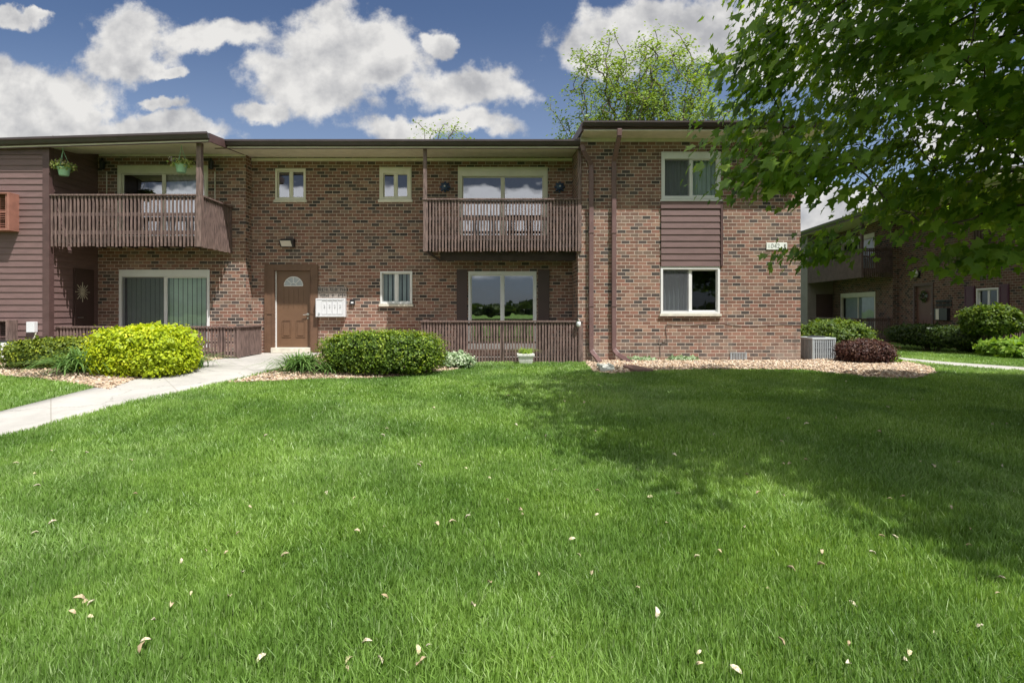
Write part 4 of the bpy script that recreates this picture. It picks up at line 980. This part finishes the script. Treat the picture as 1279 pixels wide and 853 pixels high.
def shrub(name, label, cat, x, y, r, h, n, size, mat, kind='oval', e=2.6, z0=None, shell=.55, lump=.10, stems=7, seed=0, group=None, lift=0, tintup=.25, base=None):
    rs = np.random.RandomState(seed + 40); z0 = float(gz(x, y)) if z0 is None else z0
    t_ = thing(name, label, cat, (x, y, z0), group=group)
    v, f, k, rad, p = shrubgeo(rs, n, (x, y, z0 + lift + (h - lift) / 2), (r[0], r[1], (h - lift) / 2), size, kind, e, shell, lump)
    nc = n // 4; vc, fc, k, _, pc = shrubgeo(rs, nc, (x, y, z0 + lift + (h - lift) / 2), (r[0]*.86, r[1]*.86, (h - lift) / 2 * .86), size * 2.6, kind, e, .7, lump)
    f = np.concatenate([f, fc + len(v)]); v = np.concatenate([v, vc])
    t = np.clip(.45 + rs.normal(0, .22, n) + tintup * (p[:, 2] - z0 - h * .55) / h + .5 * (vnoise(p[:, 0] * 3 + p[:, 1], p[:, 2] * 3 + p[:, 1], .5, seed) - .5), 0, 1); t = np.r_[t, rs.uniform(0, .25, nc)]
    o = put('foliage', npmesh('foliage', v, f, mat, np.repeat(t, k), off=(x, y, z0)), parent=t_)
    m = MB()
    for i in range(stems):
        a = rs.uniform(0, 6.28); q = rs.uniform(.25, .8); m.tube([(x + r[0]*.12*math.cos(a), y + r[1]*.12*math.sin(a), z0 - .03), (x + r[0]*q*.5*math.cos(a), y + r[1]*q*.5*math.sin(a), z0 + lift + (h-lift)*.35), (x + r[0]*q*math.cos(a), y + r[1]*q*math.sin(a), z0 + h*.8)], [.016, .012, .005], 5)
    part('stems', m, 'bark', t_)
    return t_
bx = gp(478, 470.5)
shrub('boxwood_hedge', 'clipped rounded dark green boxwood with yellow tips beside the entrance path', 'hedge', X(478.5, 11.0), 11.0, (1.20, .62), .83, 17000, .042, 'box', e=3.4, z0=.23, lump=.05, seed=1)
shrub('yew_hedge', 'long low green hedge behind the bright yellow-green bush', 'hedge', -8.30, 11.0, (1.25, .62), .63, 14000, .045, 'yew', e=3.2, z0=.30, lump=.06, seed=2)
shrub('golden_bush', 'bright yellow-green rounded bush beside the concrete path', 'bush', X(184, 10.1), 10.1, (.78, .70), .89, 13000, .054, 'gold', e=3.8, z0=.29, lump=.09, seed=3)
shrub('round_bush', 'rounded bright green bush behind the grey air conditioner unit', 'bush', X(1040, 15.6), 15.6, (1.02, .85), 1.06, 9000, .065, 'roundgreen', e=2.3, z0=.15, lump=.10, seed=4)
shrub('burgundy_bush', 'dark burgundy leaved low bush on the stone bed', 'bush', X(1079.5, 13.0), 13.0, (.61, .52), .60, 8000, .042, 'burgundy', e=2.5, z0=.19, lump=.08, seed=5)
shrub('variegated_plant', 'mound of white edged variegated leaves between boxwood and patio fence', 'plant', X(569, 12.2), 12.2, (.38, .32), .34, 2200, .05, 'varieg', e=2.2, lump=.25, seed=6)
shrub('variegated_plant', 'pale creeping plant at the brick base beside the downspout foot', 'plant', X(802, 13.35), 13.35, (.38, .16), .13, 700, .045, 'varieg', e=2.2, lump=.3, seed=7, stems=4)
shrub('variegated_plant', 'pale creeping plant at the brick base below the lower window', 'plant', X(853, 13.35), 13.35, (.34, .16), .15, 700, .045, 'varieg', e=2.2, lump=.3, seed=8, stems=4)
shrub('lime_plant', 'small lime green plant beside the burgundy bush', 'plant', X(1113, 12.9), 12.9, (.17, .15), .14, 350, .06, 'lime', e=2.2, lump=.2, seed=9, stems=3)
def clump(name, label, x, y, n, ln, mat, seed=0, wd=.018, cat='plant', spread=.16, z0=None, parent=None):
    rs = np.random.RandomState(seed + 80); z0 = float(gz(x, y)) if z0 is None else z0
    a = rs.uniform(0, 6.28, n); L_ = ln * rs.uniform(.6, 1.15, n); out_ = rs.uniform(.5, 1.45, n); dirv = np.stack([np.cos(a), np.sin(a), np.zeros(n)], 1)
    b = np.stack([x + rs.normal(0, spread * .5, n), y + rs.normal(0, spread * .5, n), np.full(n, z0)], 1)
    side = np.stack([-np.sin(a), np.cos(a), np.zeros(n)], 1); rows = []; K = 6
    for k in range(K):
        t = k / (K - 1); ang = t * (1.1 + out_ * 1.25)
        p = b + dirv * (L_ * out_ * (1 - np.cos(ang)) * .75)[:, None] + np.array([0, 0, 1]) * (L_ * np.sin(np.minimum(ang, 2.7)) * (1 - .42 * out_))[:, None]
        w_ = wd * (1 - t ** 2 * .95) * (.6 + .4 * min(1, t * 4)); rows += [p - side * w_ * .5, p + side * w_ * .5]
    v = np.stack(rows, 1).reshape(-1, 3); q = np.array([(2*k, 2*k+1, 2*k+3, 2*k+2) for k in range(K - 1)])
    f = ((np.arange(n) * 2 * K)[:, None, None] + q[None]).reshape(-1, 4); t = np.repeat(np.clip(rs.normal(.5, .25, n), 0, 1), K - 1)
    if parent: return put('plant', npmesh('plant', v, f, mat, t, off=tuple(BASE[parent])), parent=parent)
    o = put(name, npmesh(name, v, f, mat, t, off=(x, y, z0)), (x, y, z0)); tag(o, label, cat)
clump('daylily_clump', 'dark green arching daylily clump beside the stoop', X(376, 10.9), 10.9, 460, .50, 'lily', 1, .028, spread=.22)
clump('daylily_clump', 'small pale daylily tuft against the left end of the boxwood', X(408, 10.75), 10.75, 90, .42, 'lily', 5, .024, spread=.12)
clump('daylily_clump', 'arching daylily clump between the low hedge and the yellow bush', X(103, 10.1), 10.1, 380, .62, 'lily', 2, .030, spread=.26)
clump('daylily_clump', 'daylily tuft at the right foot of the yellow-green bush', X(243, 11.0), 11.0, 130, .50, 'lily', 3, .02, spread=.2)
clump('plant', '', PX, PY, 140, .21, 'lime', 4, .012, spread=.13, z0=pz_top, parent=pt)
# hanging baskets
for i, (px_, py_, D_, tilt, lab) in enumerate(((80, 210, 13.0, .5, 'pale green hanging basket of flowers at the dark siding corner'), (226.5, 206, 13.1, 0, 'pale green hanging basket with purple blossom before the balcony door'))):
    x_, z_ = X(px_, D_), Z(py_ + 5, D_); t_ = thing('hanging_basket', lab, 'hanging basket', (x_, D_, z_), group='hanging baskets on the corner balcony')
    m = MB(); m.smooth = True; m.lathe((x_, D_, z_ - .09), [(.085, 0), (.095, .01), (.125, .17), (.135, .172), (.135, .19), (.12, .19)], 20); part('pot', m, 'potgreen', t_)
    top = (x_ - (.03 if i == 0 else 0), D_, z_ + .50)
    m = MB()
    for k in range(3): a = 2.1 * k + .5; m.tube([(x_ + .13*math.cos(a), D_ + .13*math.sin(a), z_ + .09), top], .005, 5)
    m.tube([top, (top[0], D_, top[2] + .05), (top[0] + .02, D_, top[2] + .07), (top[0], D_, 5.37)], .007, 5); part('hanger', m, 'potgreen', t_)
    rs = np.random.RandomState(60 + i); v, f, k, rad, p = shrubgeo(rs, 420, (x_, D_, z_ + .13), (.22, .20, .10), .07, 'oval', 2., .2, .3)
    put('foliage', npmesh('foliage', v, f, 'basketgreen', np.repeat(rs.rand(420), k), off=(x_, D_, z_)), parent=t_)
    v, f, k, rad, p = shrubgeo(rs, 60, (x_ - (.14 if i else 0), D_ - .05, z_ + .19), (.10 if i else .2, .14, .06), .05, 'oval', 2., .2, .3)
    put('flowers', npmesh('flowers', v, f, 'flower', np.repeat(rs.rand(60) * (.35 if i else 1), k), off=(x_, D_, z_)), parent=t_)

# ---------------------------------------------------------------- trees
def grow(nodes0, pts, rs, jit=.06, rmin=.006, pipe=.45, trunk_r=.2):
    """connect pts to a growing skeleton; returns segments (a, b, ra, rb)"""
    pos = [np.array(p, float) for p in nodes0]; par = [i - 1 for i in range(len(pos))]
    root = pos[-1]; order = np.argsort(np.linalg.norm(pts - root, axis=1))
    arr = np.zeros((len(pos) + 2 * len(pts), 3)); arr[:len(pos)] = pos; n = len(pos); par += [0] * (2 * len(pts)); leafnode = []
    depth = np.zeros(len(arr)); 
    for i in range(1, n): depth[i] = depth[i-1] + np.linalg.norm(arr[i] - arr[i-1]) * .2
    for i in order:
        p = pts[i]; dd = np.linalg.norm(arr[:n] - p, axis=1) + .32 * depth[:n] + 1.2 * np.maximum(0, arr[:n, 2] - p[2] - .3); j = int(np.argmin(dd))
        mid = (arr[j] + p) / 2 + rs.normal(0, jit, 3) * np.linalg.norm(p - arr[j]) + np.array([0, 0, .06]) * np.linalg.norm(p - arr[j])
        arr[n] = mid; par[n] = j; depth[n] = depth[j] + np.linalg.norm(mid - arr[j]); arr[n+1] = p; par[n+1] = n; depth[n+1] = depth[n] + np.linalg.norm(p - mid); leafnode.append(n + 1); n += 2
    cnt = np.zeros(n)
    for i in range(n - 1, 0, -1):
        if cnt[i] == 0: cnt[i] = 1
        cnt[par[i]] += cnt[i]
    r = rmin * np.maximum(cnt, 1) ** pipe; r = np.minimum(r, trunk_r)
    return arr[:n], par[:n], r
def branches(arr, par, r, n0, sides=6):
    m = MB(); m.smooth = True
    m.tube([tuple(arr[i]) for i in range(n0)], [float(r[i]) * (1.35 if i == 0 else 1) for i in range(n0)], 12)
    for i in range(n0, len(arr)):
        j = par[i]; m.tube([tuple(arr[j]), tuple(arr[i])], [min(float(r[j]), float(r[i]) * 1.5), float(r[i])], sides, cap=False)
    return m
def tree(name, label, trunk, pts, nleaf, spread, size, kind, mat, bark, rs, droop=.5, trunk_r=.2, rmin=.006, group=None, pipe=.45, jit=.08, flat=.5):
    arr, par, r = grow(trunk, pts, rs, jit, rmin, pipe, trunk_r); base = trunk[0]
    t_ = thing(name, label, 'tree', base, group=group)
    part('trunk', branches(arr, par, r, len(trunk)), bark, t_)
    N = len(pts); ax0 = np.array(trunk[-1]); P_, D_ = [], []
    for p in pts:
        k = rs.randint(int(nleaf * .6), int(nleaf * 1.4) + 1); d = p - ax0; d[2] *= .3; d = d / max(np.linalg.norm(d), .1)
        q = rs.normal(0, 1, (k, 3)) * np.array([spread, spread, spread * flat]); out_ = q @ d
        q[:, 2] -= .25 * np.maximum(out_, 0); P_.append(p + q); D_.append(np.repeat(d[None], k, 0))
    P_ = np.concatenate(P_); D_ = np.concatenate(D_); n = len(P_)
    nn = unit(np.array([0, 0, 1.]) + D_ * droop + rs.normal(0, .42, (n, 3))); ax = unit(D_ + np.array([0, 0, -.35]) + rs.normal(0, .6, (n, 3)))
    v, f, k = leaves(P_, nn, ax, size * rs.uniform(.5, 1.2, n), kind, .16)
    tt = np.clip(rs.normal(.45, .26, n) + .4 * (vnoise(P_[:, 0] + P_[:, 2], P_[:, 1], .9, 33) - .5), 0, 1)
    put('crown', npmesh('crown', v, f, mat, np.repeat(tt, k), off=base), parent=t_)
    print(name, 'leaves', n)
    return t_
rs = np.random.RandomState(3)
MC, MR = np.array([8.0, 6.2, 5.9]), np.array([5.75, 6.3, 4.3])
d_ = unit(rs.normal(0, 1, (9000, 3))); q_ = d_ * MR * ((rs.rand(9000, 1) * .82 + .18) ** .5) + MC
q_ *= 1.0
lump = vnoise(np.arctan2(d_[:, 1], d_[:, 0]) * 2.2 + 9, d_[:, 2] * 3, .6, 41)
rr_ = np.linalg.norm((q_ - MC) / MR, axis=1)
pxq = VX + q_[:, 0] / np.maximum(q_[:, 1], .3) * F0
pyq = HY - (q_[:, 2] - CZ) / np.maximum(q_[:, 1], .3) * F0
zlow = 1.68 + .3 * (vnoise(q_[:, 0], q_[:, 1], 1.1, 42) - .5) + q_[:, 1] * (.200 - .078 * sst(1040, 1160, pxq))
ok = (rr_ < .80 + .30 * lump) & ~((pxq > 1012) & (pxq < 1112) & (pyq > 236)) & (pxq > 938) & (q_[:, 2] > zlow) & ((q_[:, 1] > 3.3) | (q_[:, 2] > 2.3 + .75 * np.maximum(q_[:, 1], .8))) & (q_[:, 1] > .2) & ~((q_[:, 0] < 3.6) & (q_[:, 1] < 4.2) & (q_[:, 2] < 3.9)) & (q_[:, 1] + .389 * q_[:, 2] < 11.8 - 1.0 * sst(4.5, 6.5, q_[:, 0] - .363 * q_[:, 2]))
q_ = q_[ok]
# keep clusters apart
keep = []
for p in q_:
    if len(keep) > 1250: break
    if not keep or np.min(np.linalg.norm(np.array(keep) - p, axis=1)) > .36: keep.append(p)
extra = [tuple(at(px, py, D_)) for px, py, D_ in ((932, 215, 6.6), (940, 195, 6.4), (928, 168, 6.8), (970, 225, 6.3), (990, 208, 6.0), (1002, 222, 6.2), (948, 226, 6.5), (930, 130, 6.6), (940, 110, 6.4), (940, 180, 6.3), (1038, 300, 7.4), (1030, 312, 7.5), (1022, 304, 7.5), (1160, 285, 6.8), (1205, 318, 7.0), (1225, 320, 6.9), (1255, 310, 6.6), (1275, 315, 6.3), (960, 40, 6.4), (940, 72, 6.4), (938, 60, 6.5), (975, 212, 6.5), (960, 150, 6.4), (960, 110, 6.3), (982, 190, 6.5), (1030, 240, 6.4), (955, 90, 6.2), (970, 60, 6.3), (952, 20, 6.4))]
pts = np.array(keep + [np.array(e) for e in extra])
tree('maple_tree', 'large green maple tree overhanging the lawn in front of the right wing', [(8.3, 7.1, .1), (8.28, 7.1, .9), (8.2, 7.0, 1.9), (8.15, 7.0, 3.0), (8.1, 6.95, 4.2), (8.0, 6.9, 5.6)], pts, 62, .25, .138, 'maple', 'maple', 'bark', rs, 1.0, .19, .0045, pipe=.47, flat=.34)
def airy(name, label, x, y, zc, r, n, zb, nleaf, size, seed, group=None, z0=.1, trunk_r=.2, mat='spring'):
    rs = np.random.RandomState(seed); d = unit(rs.normal(0, 1, (n * 4, 3))); q = d * np.array(r) * (rs.rand(n * 4, 1) ** .42) + np.array([x, y, zc])
    lu = vnoise(np.arctan2(d[:, 1], d[:, 0]) * 3, d[:, 2] * 4, .7, seed); q = q[(np.linalg.norm((q - np.array([x, y, zc])) / np.array(r), axis=1) < .62 + .55 * lu)][:n]
    return tree(name, label, [(x, y, z0), (x + .05, y, zb * .5), (x, y + .05, zb)], q, nleaf, .23, size, 'oval', mat, 'barkgrey', rs, .3, trunk_r, .017, group=group, pipe=.42, jit=.14, flat=.8)
airy('spring_tree', 'tall pale green spring tree rising behind the right wing roof', X(800, 29), 29, 10.8, (5.1, 4.2, 5.0), 820, 5.6, 38, .18, 5, trunk_r=.28)
airy('spring_tree', 'small bare topped spring tree just showing over the middle roof', X(545, 31), 31, 9.1, (2.6, 2.2, 3.1), 170, 5.0, 26, .16, 6)

# ---------------------------------------------------------------- neighbouring building, facing the lawn from the right
ang = math.atan2(-.9936, -.1128); FN = Matrix.Translation((16.66, 22.9, 0)) @ Matrix.Rotation(ang, 4, 'Z'); FNi = FN.inverted()
def nb(px, py, yo=0.):
    o = FNi @ Vector((0, 0, CZ)); q = FNi @ at(px, py, 10.0); d = q - o; t = (yo - o.y) / d.y; r_ = o + d * t
    return r_.x, r_.z
nx_ = lambda px, yo=0.: nb(px, 380, yo)[0]
def nrect(x0, y0, x1, y1, yo=0.):
    a, e = nb(x0, y0, yo); b, c = nb(x1, y1, yo); c2 = nb(x0, y1, yo)[1]; e2 = nb(x1, y0, yo)[1]
    return (a, b, (c + c2) / 2, (e + e2) / 2)
NB = thing('neighbour_building', 'shaded brick apartment house on the far right behind the hedge', 'building', (0, 0, 0), FN)
NXL, NXS, NXR = nx_(1042), nx_(1123), 6.4
ZN = 5.42
nd_ = nrect(1143, 363, 1164, 430); nd_ = (nd_[0], nd_[1], .38, 2.42)
nw = (nx_(1220), nx_(1247.5), 1.42, 2.30)
nw = nrect(1220, 360, 1247.5, 391)
nu = (nx_(1058), nx_(1100), 3.14, 4.95); nl = (nx_(1057), nx_(1101), .42, 2.30)
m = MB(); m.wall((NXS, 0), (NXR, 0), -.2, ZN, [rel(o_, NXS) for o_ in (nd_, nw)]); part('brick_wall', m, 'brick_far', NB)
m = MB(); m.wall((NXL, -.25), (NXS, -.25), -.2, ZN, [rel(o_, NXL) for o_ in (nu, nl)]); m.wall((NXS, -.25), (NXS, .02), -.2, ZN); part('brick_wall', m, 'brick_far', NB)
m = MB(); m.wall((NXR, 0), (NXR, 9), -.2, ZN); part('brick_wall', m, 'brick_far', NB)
yo = -1.5; nxf = nx_(1009, yo)
m = MB(); m.siding((nxf - 6, yo), (nxf, yo), .1, ZN, .145); part('siding_wall', m, 'greysiding', NB)
m = MB(); m.siding((nxf, yo + .1), (nxf, -.25), .1, ZN, .145); part('siding_wall', m, 'greysiding', NB)
m = MB(); m.box(nxf - .12, nxf + .03, yo - .03, yo + .11, .1, ZN); part('corner_board', m, 'greysiding', NB)
m = MB(); m.box(nxf + .02, nxf + .05, -1.1, -.3, .38, 2.3); part('side_door', m, 'doordark', NB)
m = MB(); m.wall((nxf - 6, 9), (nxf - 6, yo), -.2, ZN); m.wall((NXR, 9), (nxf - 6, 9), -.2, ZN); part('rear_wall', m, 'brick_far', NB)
window(NB, 'window', *nw, 0, .05, sill=.07, covers=(None, None), sillmat='white')
window(NB, 'sliding_door', *nl, -.25, .07, 'cream', sill=0, head=.2, covers=(('blind', 'blindgrey', 0, 1), ('curtain', 'blindgrey')))
window(NB, 'sliding_door', *nu, -.25, .07, 'cream', sill=0, head=.2, covers=(None, ('curtain', 'blindgrey', 0, 1)))
m = MB(); m.box(nd_[0] + .003, nd_[1] - .003, .06, .10, .40, nd_[3] - .003)
m.frame(nd_[0] + .12, nd_[0] + .44, .05, .0602, .55, 1.1, .02); m.frame(nd_[1] - .44, nd_[1] - .12, .05, .0602, .55, 1.1, .02)
ndr = part('entrance_door', m, simple('red_brown_door_paint', (.12, .058, .042), .5, .06, 3), NB)
m = MB(); m.frame(nd_[0] - .10, nd_[1] + .10, -.03, -.002, .30, nd_[3] + .1, .10); part('surround', m, 'trim', ndr)
m = MB(); cx_ = (nd_[0] + nd_[1]) / 2; arc = [(cx_ + .22*math.cos(math.pi*i/12), .045, 1.98 + .2*math.sin(math.pi*i/12)) for i in range(13)]; m.quad(arc); part('fanlight', m, 'glass', ndr)
m = MB(); m.box(nd_[1] - .10, nd_[1] - .06, .02, .06, 1.30, 1.36); part('handle', m, 'steel', ndr)
wr = thing('door_wreath', 'small green leaf wreath on the shaded neighbour door', 'wreath', (cx_, .03, 2.06), FN)
rsw = np.random.RandomState(9); a_ = rsw.uniform(0, 6.28, 160); pw = np.stack([cx_ + .17*np.cos(a_) + rsw.normal(0, .02, 160), .0 + rsw.normal(0, .015, 160), 2.02 + .17*np.sin(a_) + rsw.normal(0, .02, 160)], 1)
v, f, k = leaves(pw, rsw.normal(0, .5, (160, 3)) + np.array([0, -1, 0]), rsw.normal(0, 1, (160, 3)), np.full(160, .07), 'oval'); put('leaves', npmesh('leaves', v, f, 'darkhedge', np.repeat(rsw.rand(160), k), off=(cx_, .03, 2.06)), parent=wr)
for a, b in ((nx_(1206), nx_(1218)), (nx_(1249.5), nx_(1261))):
    m = MB(); m.box(a, b, -.04, -.002, nw[2] - .05, nw[3] + .1); m.frame(a + .04, b - .04, -.048, -.0398, nw[2], nw[3] + .05, .03); part('shutter', m, 'purple', NB)
m = MB(); a, b = nx_(1217), nx_(1242); m.box(a, b, -.03, -.002, 2.75, 5.3); k = a + .06
while k < b: m.box(k - .02, k + .02, -.06, -.0302, 2.75, 5.3); k += .14
part('batten_panel', m, 'deckdark', NB)
# roof
m = MB(); m.hexa([(nxf - 6, yo - .3, 5.50), (NXR + .3, yo - .3, 5.50), (NXR + .3, 9, 6.4), (nxf - 6, 9, 6.4), (nxf - 6, yo - .3, 5.56), (NXR + .3, yo - .3, 5.56), (NXR + .3, 9, 6.46), (nxf - 6, 9, 6.46)]); part('roof', m, 'shingle', NB)
m = MB(); m.box(nxf - 6, NXR + .3, yo - .28, -.01, 5.39, 5.415); part('soffit', m, 'soffit', NB)
gutter(NB, (nxf - 6, yo - .3), (NXR + .3, yo - .3), 5.36, 5.55)
# balcony
bx0, bx1 = nxf + .05, nx_(1076, yo)
m = MB(); m.box(bx0, bx1 - .03, yo + .06, -.26, 3.09, 3.14); bl = part('balcony', m, 'deckdark', NB)
rl = [(3.75, .075), (3.2, .12), (4.0, .07)]
railing(NB, 'railing', (bx0, yo), (bx1, yo), 2.86, 4.10, .062, rl, .048, 'deckdark')
railing(NB, 'railing', (bx1, yo + .06), (bx1, -.28), 2.86, 4.10, .085, rl, .043, 'deckdark')
for x_ in (bx1,): post(NB, x_, yo + .02, 2.85, 5.38, .10, 'deckdark')
nf = lambda lab, segs, zt, zb: fence(lab, segs, zt, zb, .08, F=FN)
nf('dark slatted patio fence under the shaded neighbour balcony', [((nxf + .5, yo - .1), (NXS - .15, yo - .1)), ((NXS - .15, yo - .05), (NXS - .15, -.3))], 1.12, .15)
nf('dark slatted patio fence beside the plum shutters at far right', [((nx_(1262, -1.2), -1.2), (NXR + 2, -1.2)), ], 1.12, .15)
gl_ = thing('globe_lamp', 'white globe lamp high on the shaded brick above the neighbour door', 'lamp', (nx_(1147), 0, nb(1147, 343)[1]), FN)
cz_ = nb(1147, 342)[1]; xg = nx_(1147)
m = MB(); m.smooth = True; m.lathe((xg, -.05, cz_), [(.10, 0), (.15, .04), (.155, .09), (.12, .15), (.05, .185)], 18, 'y'); part('globe', m, 'globe', gl_)
m = MB(); m.lathe((xg, -.002, cz_ - .03), [(.14, 0), (.14, .05)], 18, 'y'); part('base', m, 'black', gl_)
nm = thing('mailbox', 'dark wall mailbox with cream notice beside the neighbour door', 'mailbox', (nx_(1178), 0, 1.1), FN)
m = MB(); a, b, c, e = nrect(1170.5, 385, 1187, 400); m.box(a, b, -.12, -.002, c, e); part('cabinet', m, 'black', nm, bevel=.005)
m = MB(); m.box(a + .12, a + .30, -.126, -.1202, c + .02, e - .03); part('notice', m, 'cream', nm)
ns = thing('name_board', 'dark lettered board above the shaded neighbour mailbox', 'sign', (a, 0, e), FN)
m = MB(); rr = random.Random(8); c2, e2 = nb(1170, 383)[1], nb(1170, 374.5)[1]
for zc in (e2 - .06, e2 - .2):
    q0 = a - .03
    while q0 < b + .1:
        for s_ in range(2):
            xx = q0 + rr.uniform(0, .04); m.box(xx, xx + .014, -.034 - .001*s_, -.002, zc - .05, zc + .05)
        m.box(q0, q0 + .045, -.037, -.0021, zc + rr.uniform(-.03, .02), zc + .03); q0 += .075
part('lettering', m, 'black', ns)
# its hedges and shrubs
def nshrub(name, label, cat, px, yo, r, h, n, size, mat, **kw):
    x_ = nx_(px, yo); q = FN @ Vector((x_, yo, 0)); z0 = float(gz(q.x, q.y))
    t_ = shrub(name, label, cat, 0, 0, r, h, n, size, mat, z0=0, **kw); t_.matrix_world = Matrix.Translation((q.x, q.y, z0)) @ Matrix.Rotation(ang, 4, 'Z'); return t_
nshrub('clipped_hedge', 'long dark clipped hedge in front of the neighbour door', 'hedge', 1163, -2.1, (2.15, .55), .88, 12000, .065, 'darkhedge', e=3.2, lump=.07, seed=11, lift=.22, stems=16)
nshrub('standard_shrub', 'rounded shrub with bare lower stems beside the shaded hedge', 'shrub', 1237, -2.0, (.66, .66), 1.42, 6500, .075, 'roundgreen', e=2.6, lump=.1, seed=12, lift=.60, stems=10)
nshrub('leafy_shrub', 'low leafy green shrub right of the rounded shrub at far right', 'shrub', 1262, -2.3, (.75, .5), .46, 2200, .09, 'lime', e=2.2, lump=.3, seed=13)
nshrub('dark_shrub', 'dark low shrub under the rounded shrub by the neighbour wall', 'shrub', 1222, -1.2, (.6, .45), .7, 2500, .08, 'darkhedge', e=2.4, lump=.2, seed=14)
# distant trees across the way, seen in the window glass
m = leafmat('far_leaf', (.02, .04, .01), (.04, .07, .015), (.07, .10, .02), .2); M['farleaf'] = m
rs = np.random.RandomState(77); cx_ = np.arange(-150, 150, 4.) + rs.uniform(-2.5, 2.5, 75); P_ = []
for x_ in cx_:
    h_ = rs.uniform(2.3, 4.2); n = 420; d = unit(rs.normal(0, 1, (n, 3))); P_.append(d * np.array([4.2, 3, h_ * .5]) * rs.uniform(.5, 1, (n, 1)) + np.array([x_, -118 + rs.uniform(-4, 4), h_ * .40]))
P_ = np.concatenate(P_); n = len(P_); v, f, k = leaves(P_, rs.normal(0, 1, (n, 3)), rs.normal(0, 1, (n, 3)), rs.uniform(.9, 1.8, n), 'oval')
o = put('distant_trees', npmesh('distant_trees', v, f, 'farleaf', np.repeat(rs.rand(n), k))); tag(o, 'far row of trees mirrored in the patio door glass', 'trees', kind='stuff')
# pale dry leaves lying on the grass
spots = [(95, 781), (118, 783), (475, 757), (434, 847), (441, 834), (470, 836), (527, 843), (286, 697), (255, 697), (238, 757), (110, 770), (176, 832), (330, 553), (165, 581), (44, 600), (362, 700), (478, 664), (587, 768), (304, 727), (480, 551), (525, 590), (613, 740), (650, 643), (655, 650), (749, 622), (748, 650), (896, 695), (931, 669), (831, 660), (982, 718), (1027, 702), (1020, 716), (1002, 770), (970, 812), (1060, 845), (870, 842), (1243, 756), (1268, 621), (1124, 629), (977, 585), (1190, 645), (1120, 617), (1009, 583), (1167, 592), (965, 557), (973, 557), (1260, 535), (1243, 535), (705, 507), (728, 508), (751, 543), (690, 520), (845, 577), (1060, 815), (692, 833), (610, 605), (695, 593), (850, 625), (793, 592), (560, 660), (540, 820), (410, 620), (215, 512), (200, 540), (240, 560), (310, 640), (72, 660), (1100, 545), (1150, 585), (890, 548), (930, 600), (1085, 700), (1215, 690), (725, 705), (800, 745)]
rq = random.Random(21); spots += [(rq.uniform(20, 1260), 470 + 380 * rq.random() ** 1.2) for _ in range(75)]
spots = [q for q in spots if not inpoly(np.array([gp(*q).x]), np.array([gp(*q).y]), path_poly)[0] and not (q[0] < 330 and q[1] < 570)]
me = None
for i, (px_, py_) in enumerate(spots):
    q = gp(px_, py_)
    if me is None:
        rs = np.random.RandomState(4); o_ = np.array([(0, 0), (.012, .012), (.016, .032), (.008, .055), (0, .064), (-.007, .05), (-.010, .03), (-.008, .01)])
        z_ = .010 - .00004 + .12 * np.abs(o_[:, 0]) + .018 * np.sin(o_[:, 1] * 50)
        v0 = np.concatenate([[(0, .03, .016)], np.c_[o_, z_]]); v1 = v0 - np.array([0, 0, .0025]); n = len(o_)
        f = [(0, i_ + 1, (i_ + 1) % n + 1) for i_ in range(n)] + [(n + 1, (i_ + 1) % n + n + 2, i_ + n + 2) for i_ in range(n)] + [(i_ + 1, i_ + n + 2, (i_ + 1) % n + n + 2) for i_ in range(n)] + [(i_ + 1, (i_ + 1) % n + n + 2, (i_ + 1) % n + 1) for i_ in range(n)]
        me = npmesh('fallen_leaf', v0 * 0 + v0 if False else np.concatenate([v0, v1]), np.array(f), 'dryleaf')
    o = bpy.data.objects.new('fallen_leaf', me); C.objects.link(o); s_ = random.uniform(.45, .95) * (.8 + .04 * min(q.y, 8))
    o.location = (q.x, q.y, float(gz(q.x, q.y)) + random.uniform(.034, .056)); o.rotation_euler = (random.uniform(-.8, .8), random.uniform(-.8, .8), random.uniform(0, 6.28)); o.scale = (s_, s_, s_)
    tag(o, 'small curled pale dry leaf lying in the lawn grass', 'leaf', 'dry leaves scattered on the lawn')
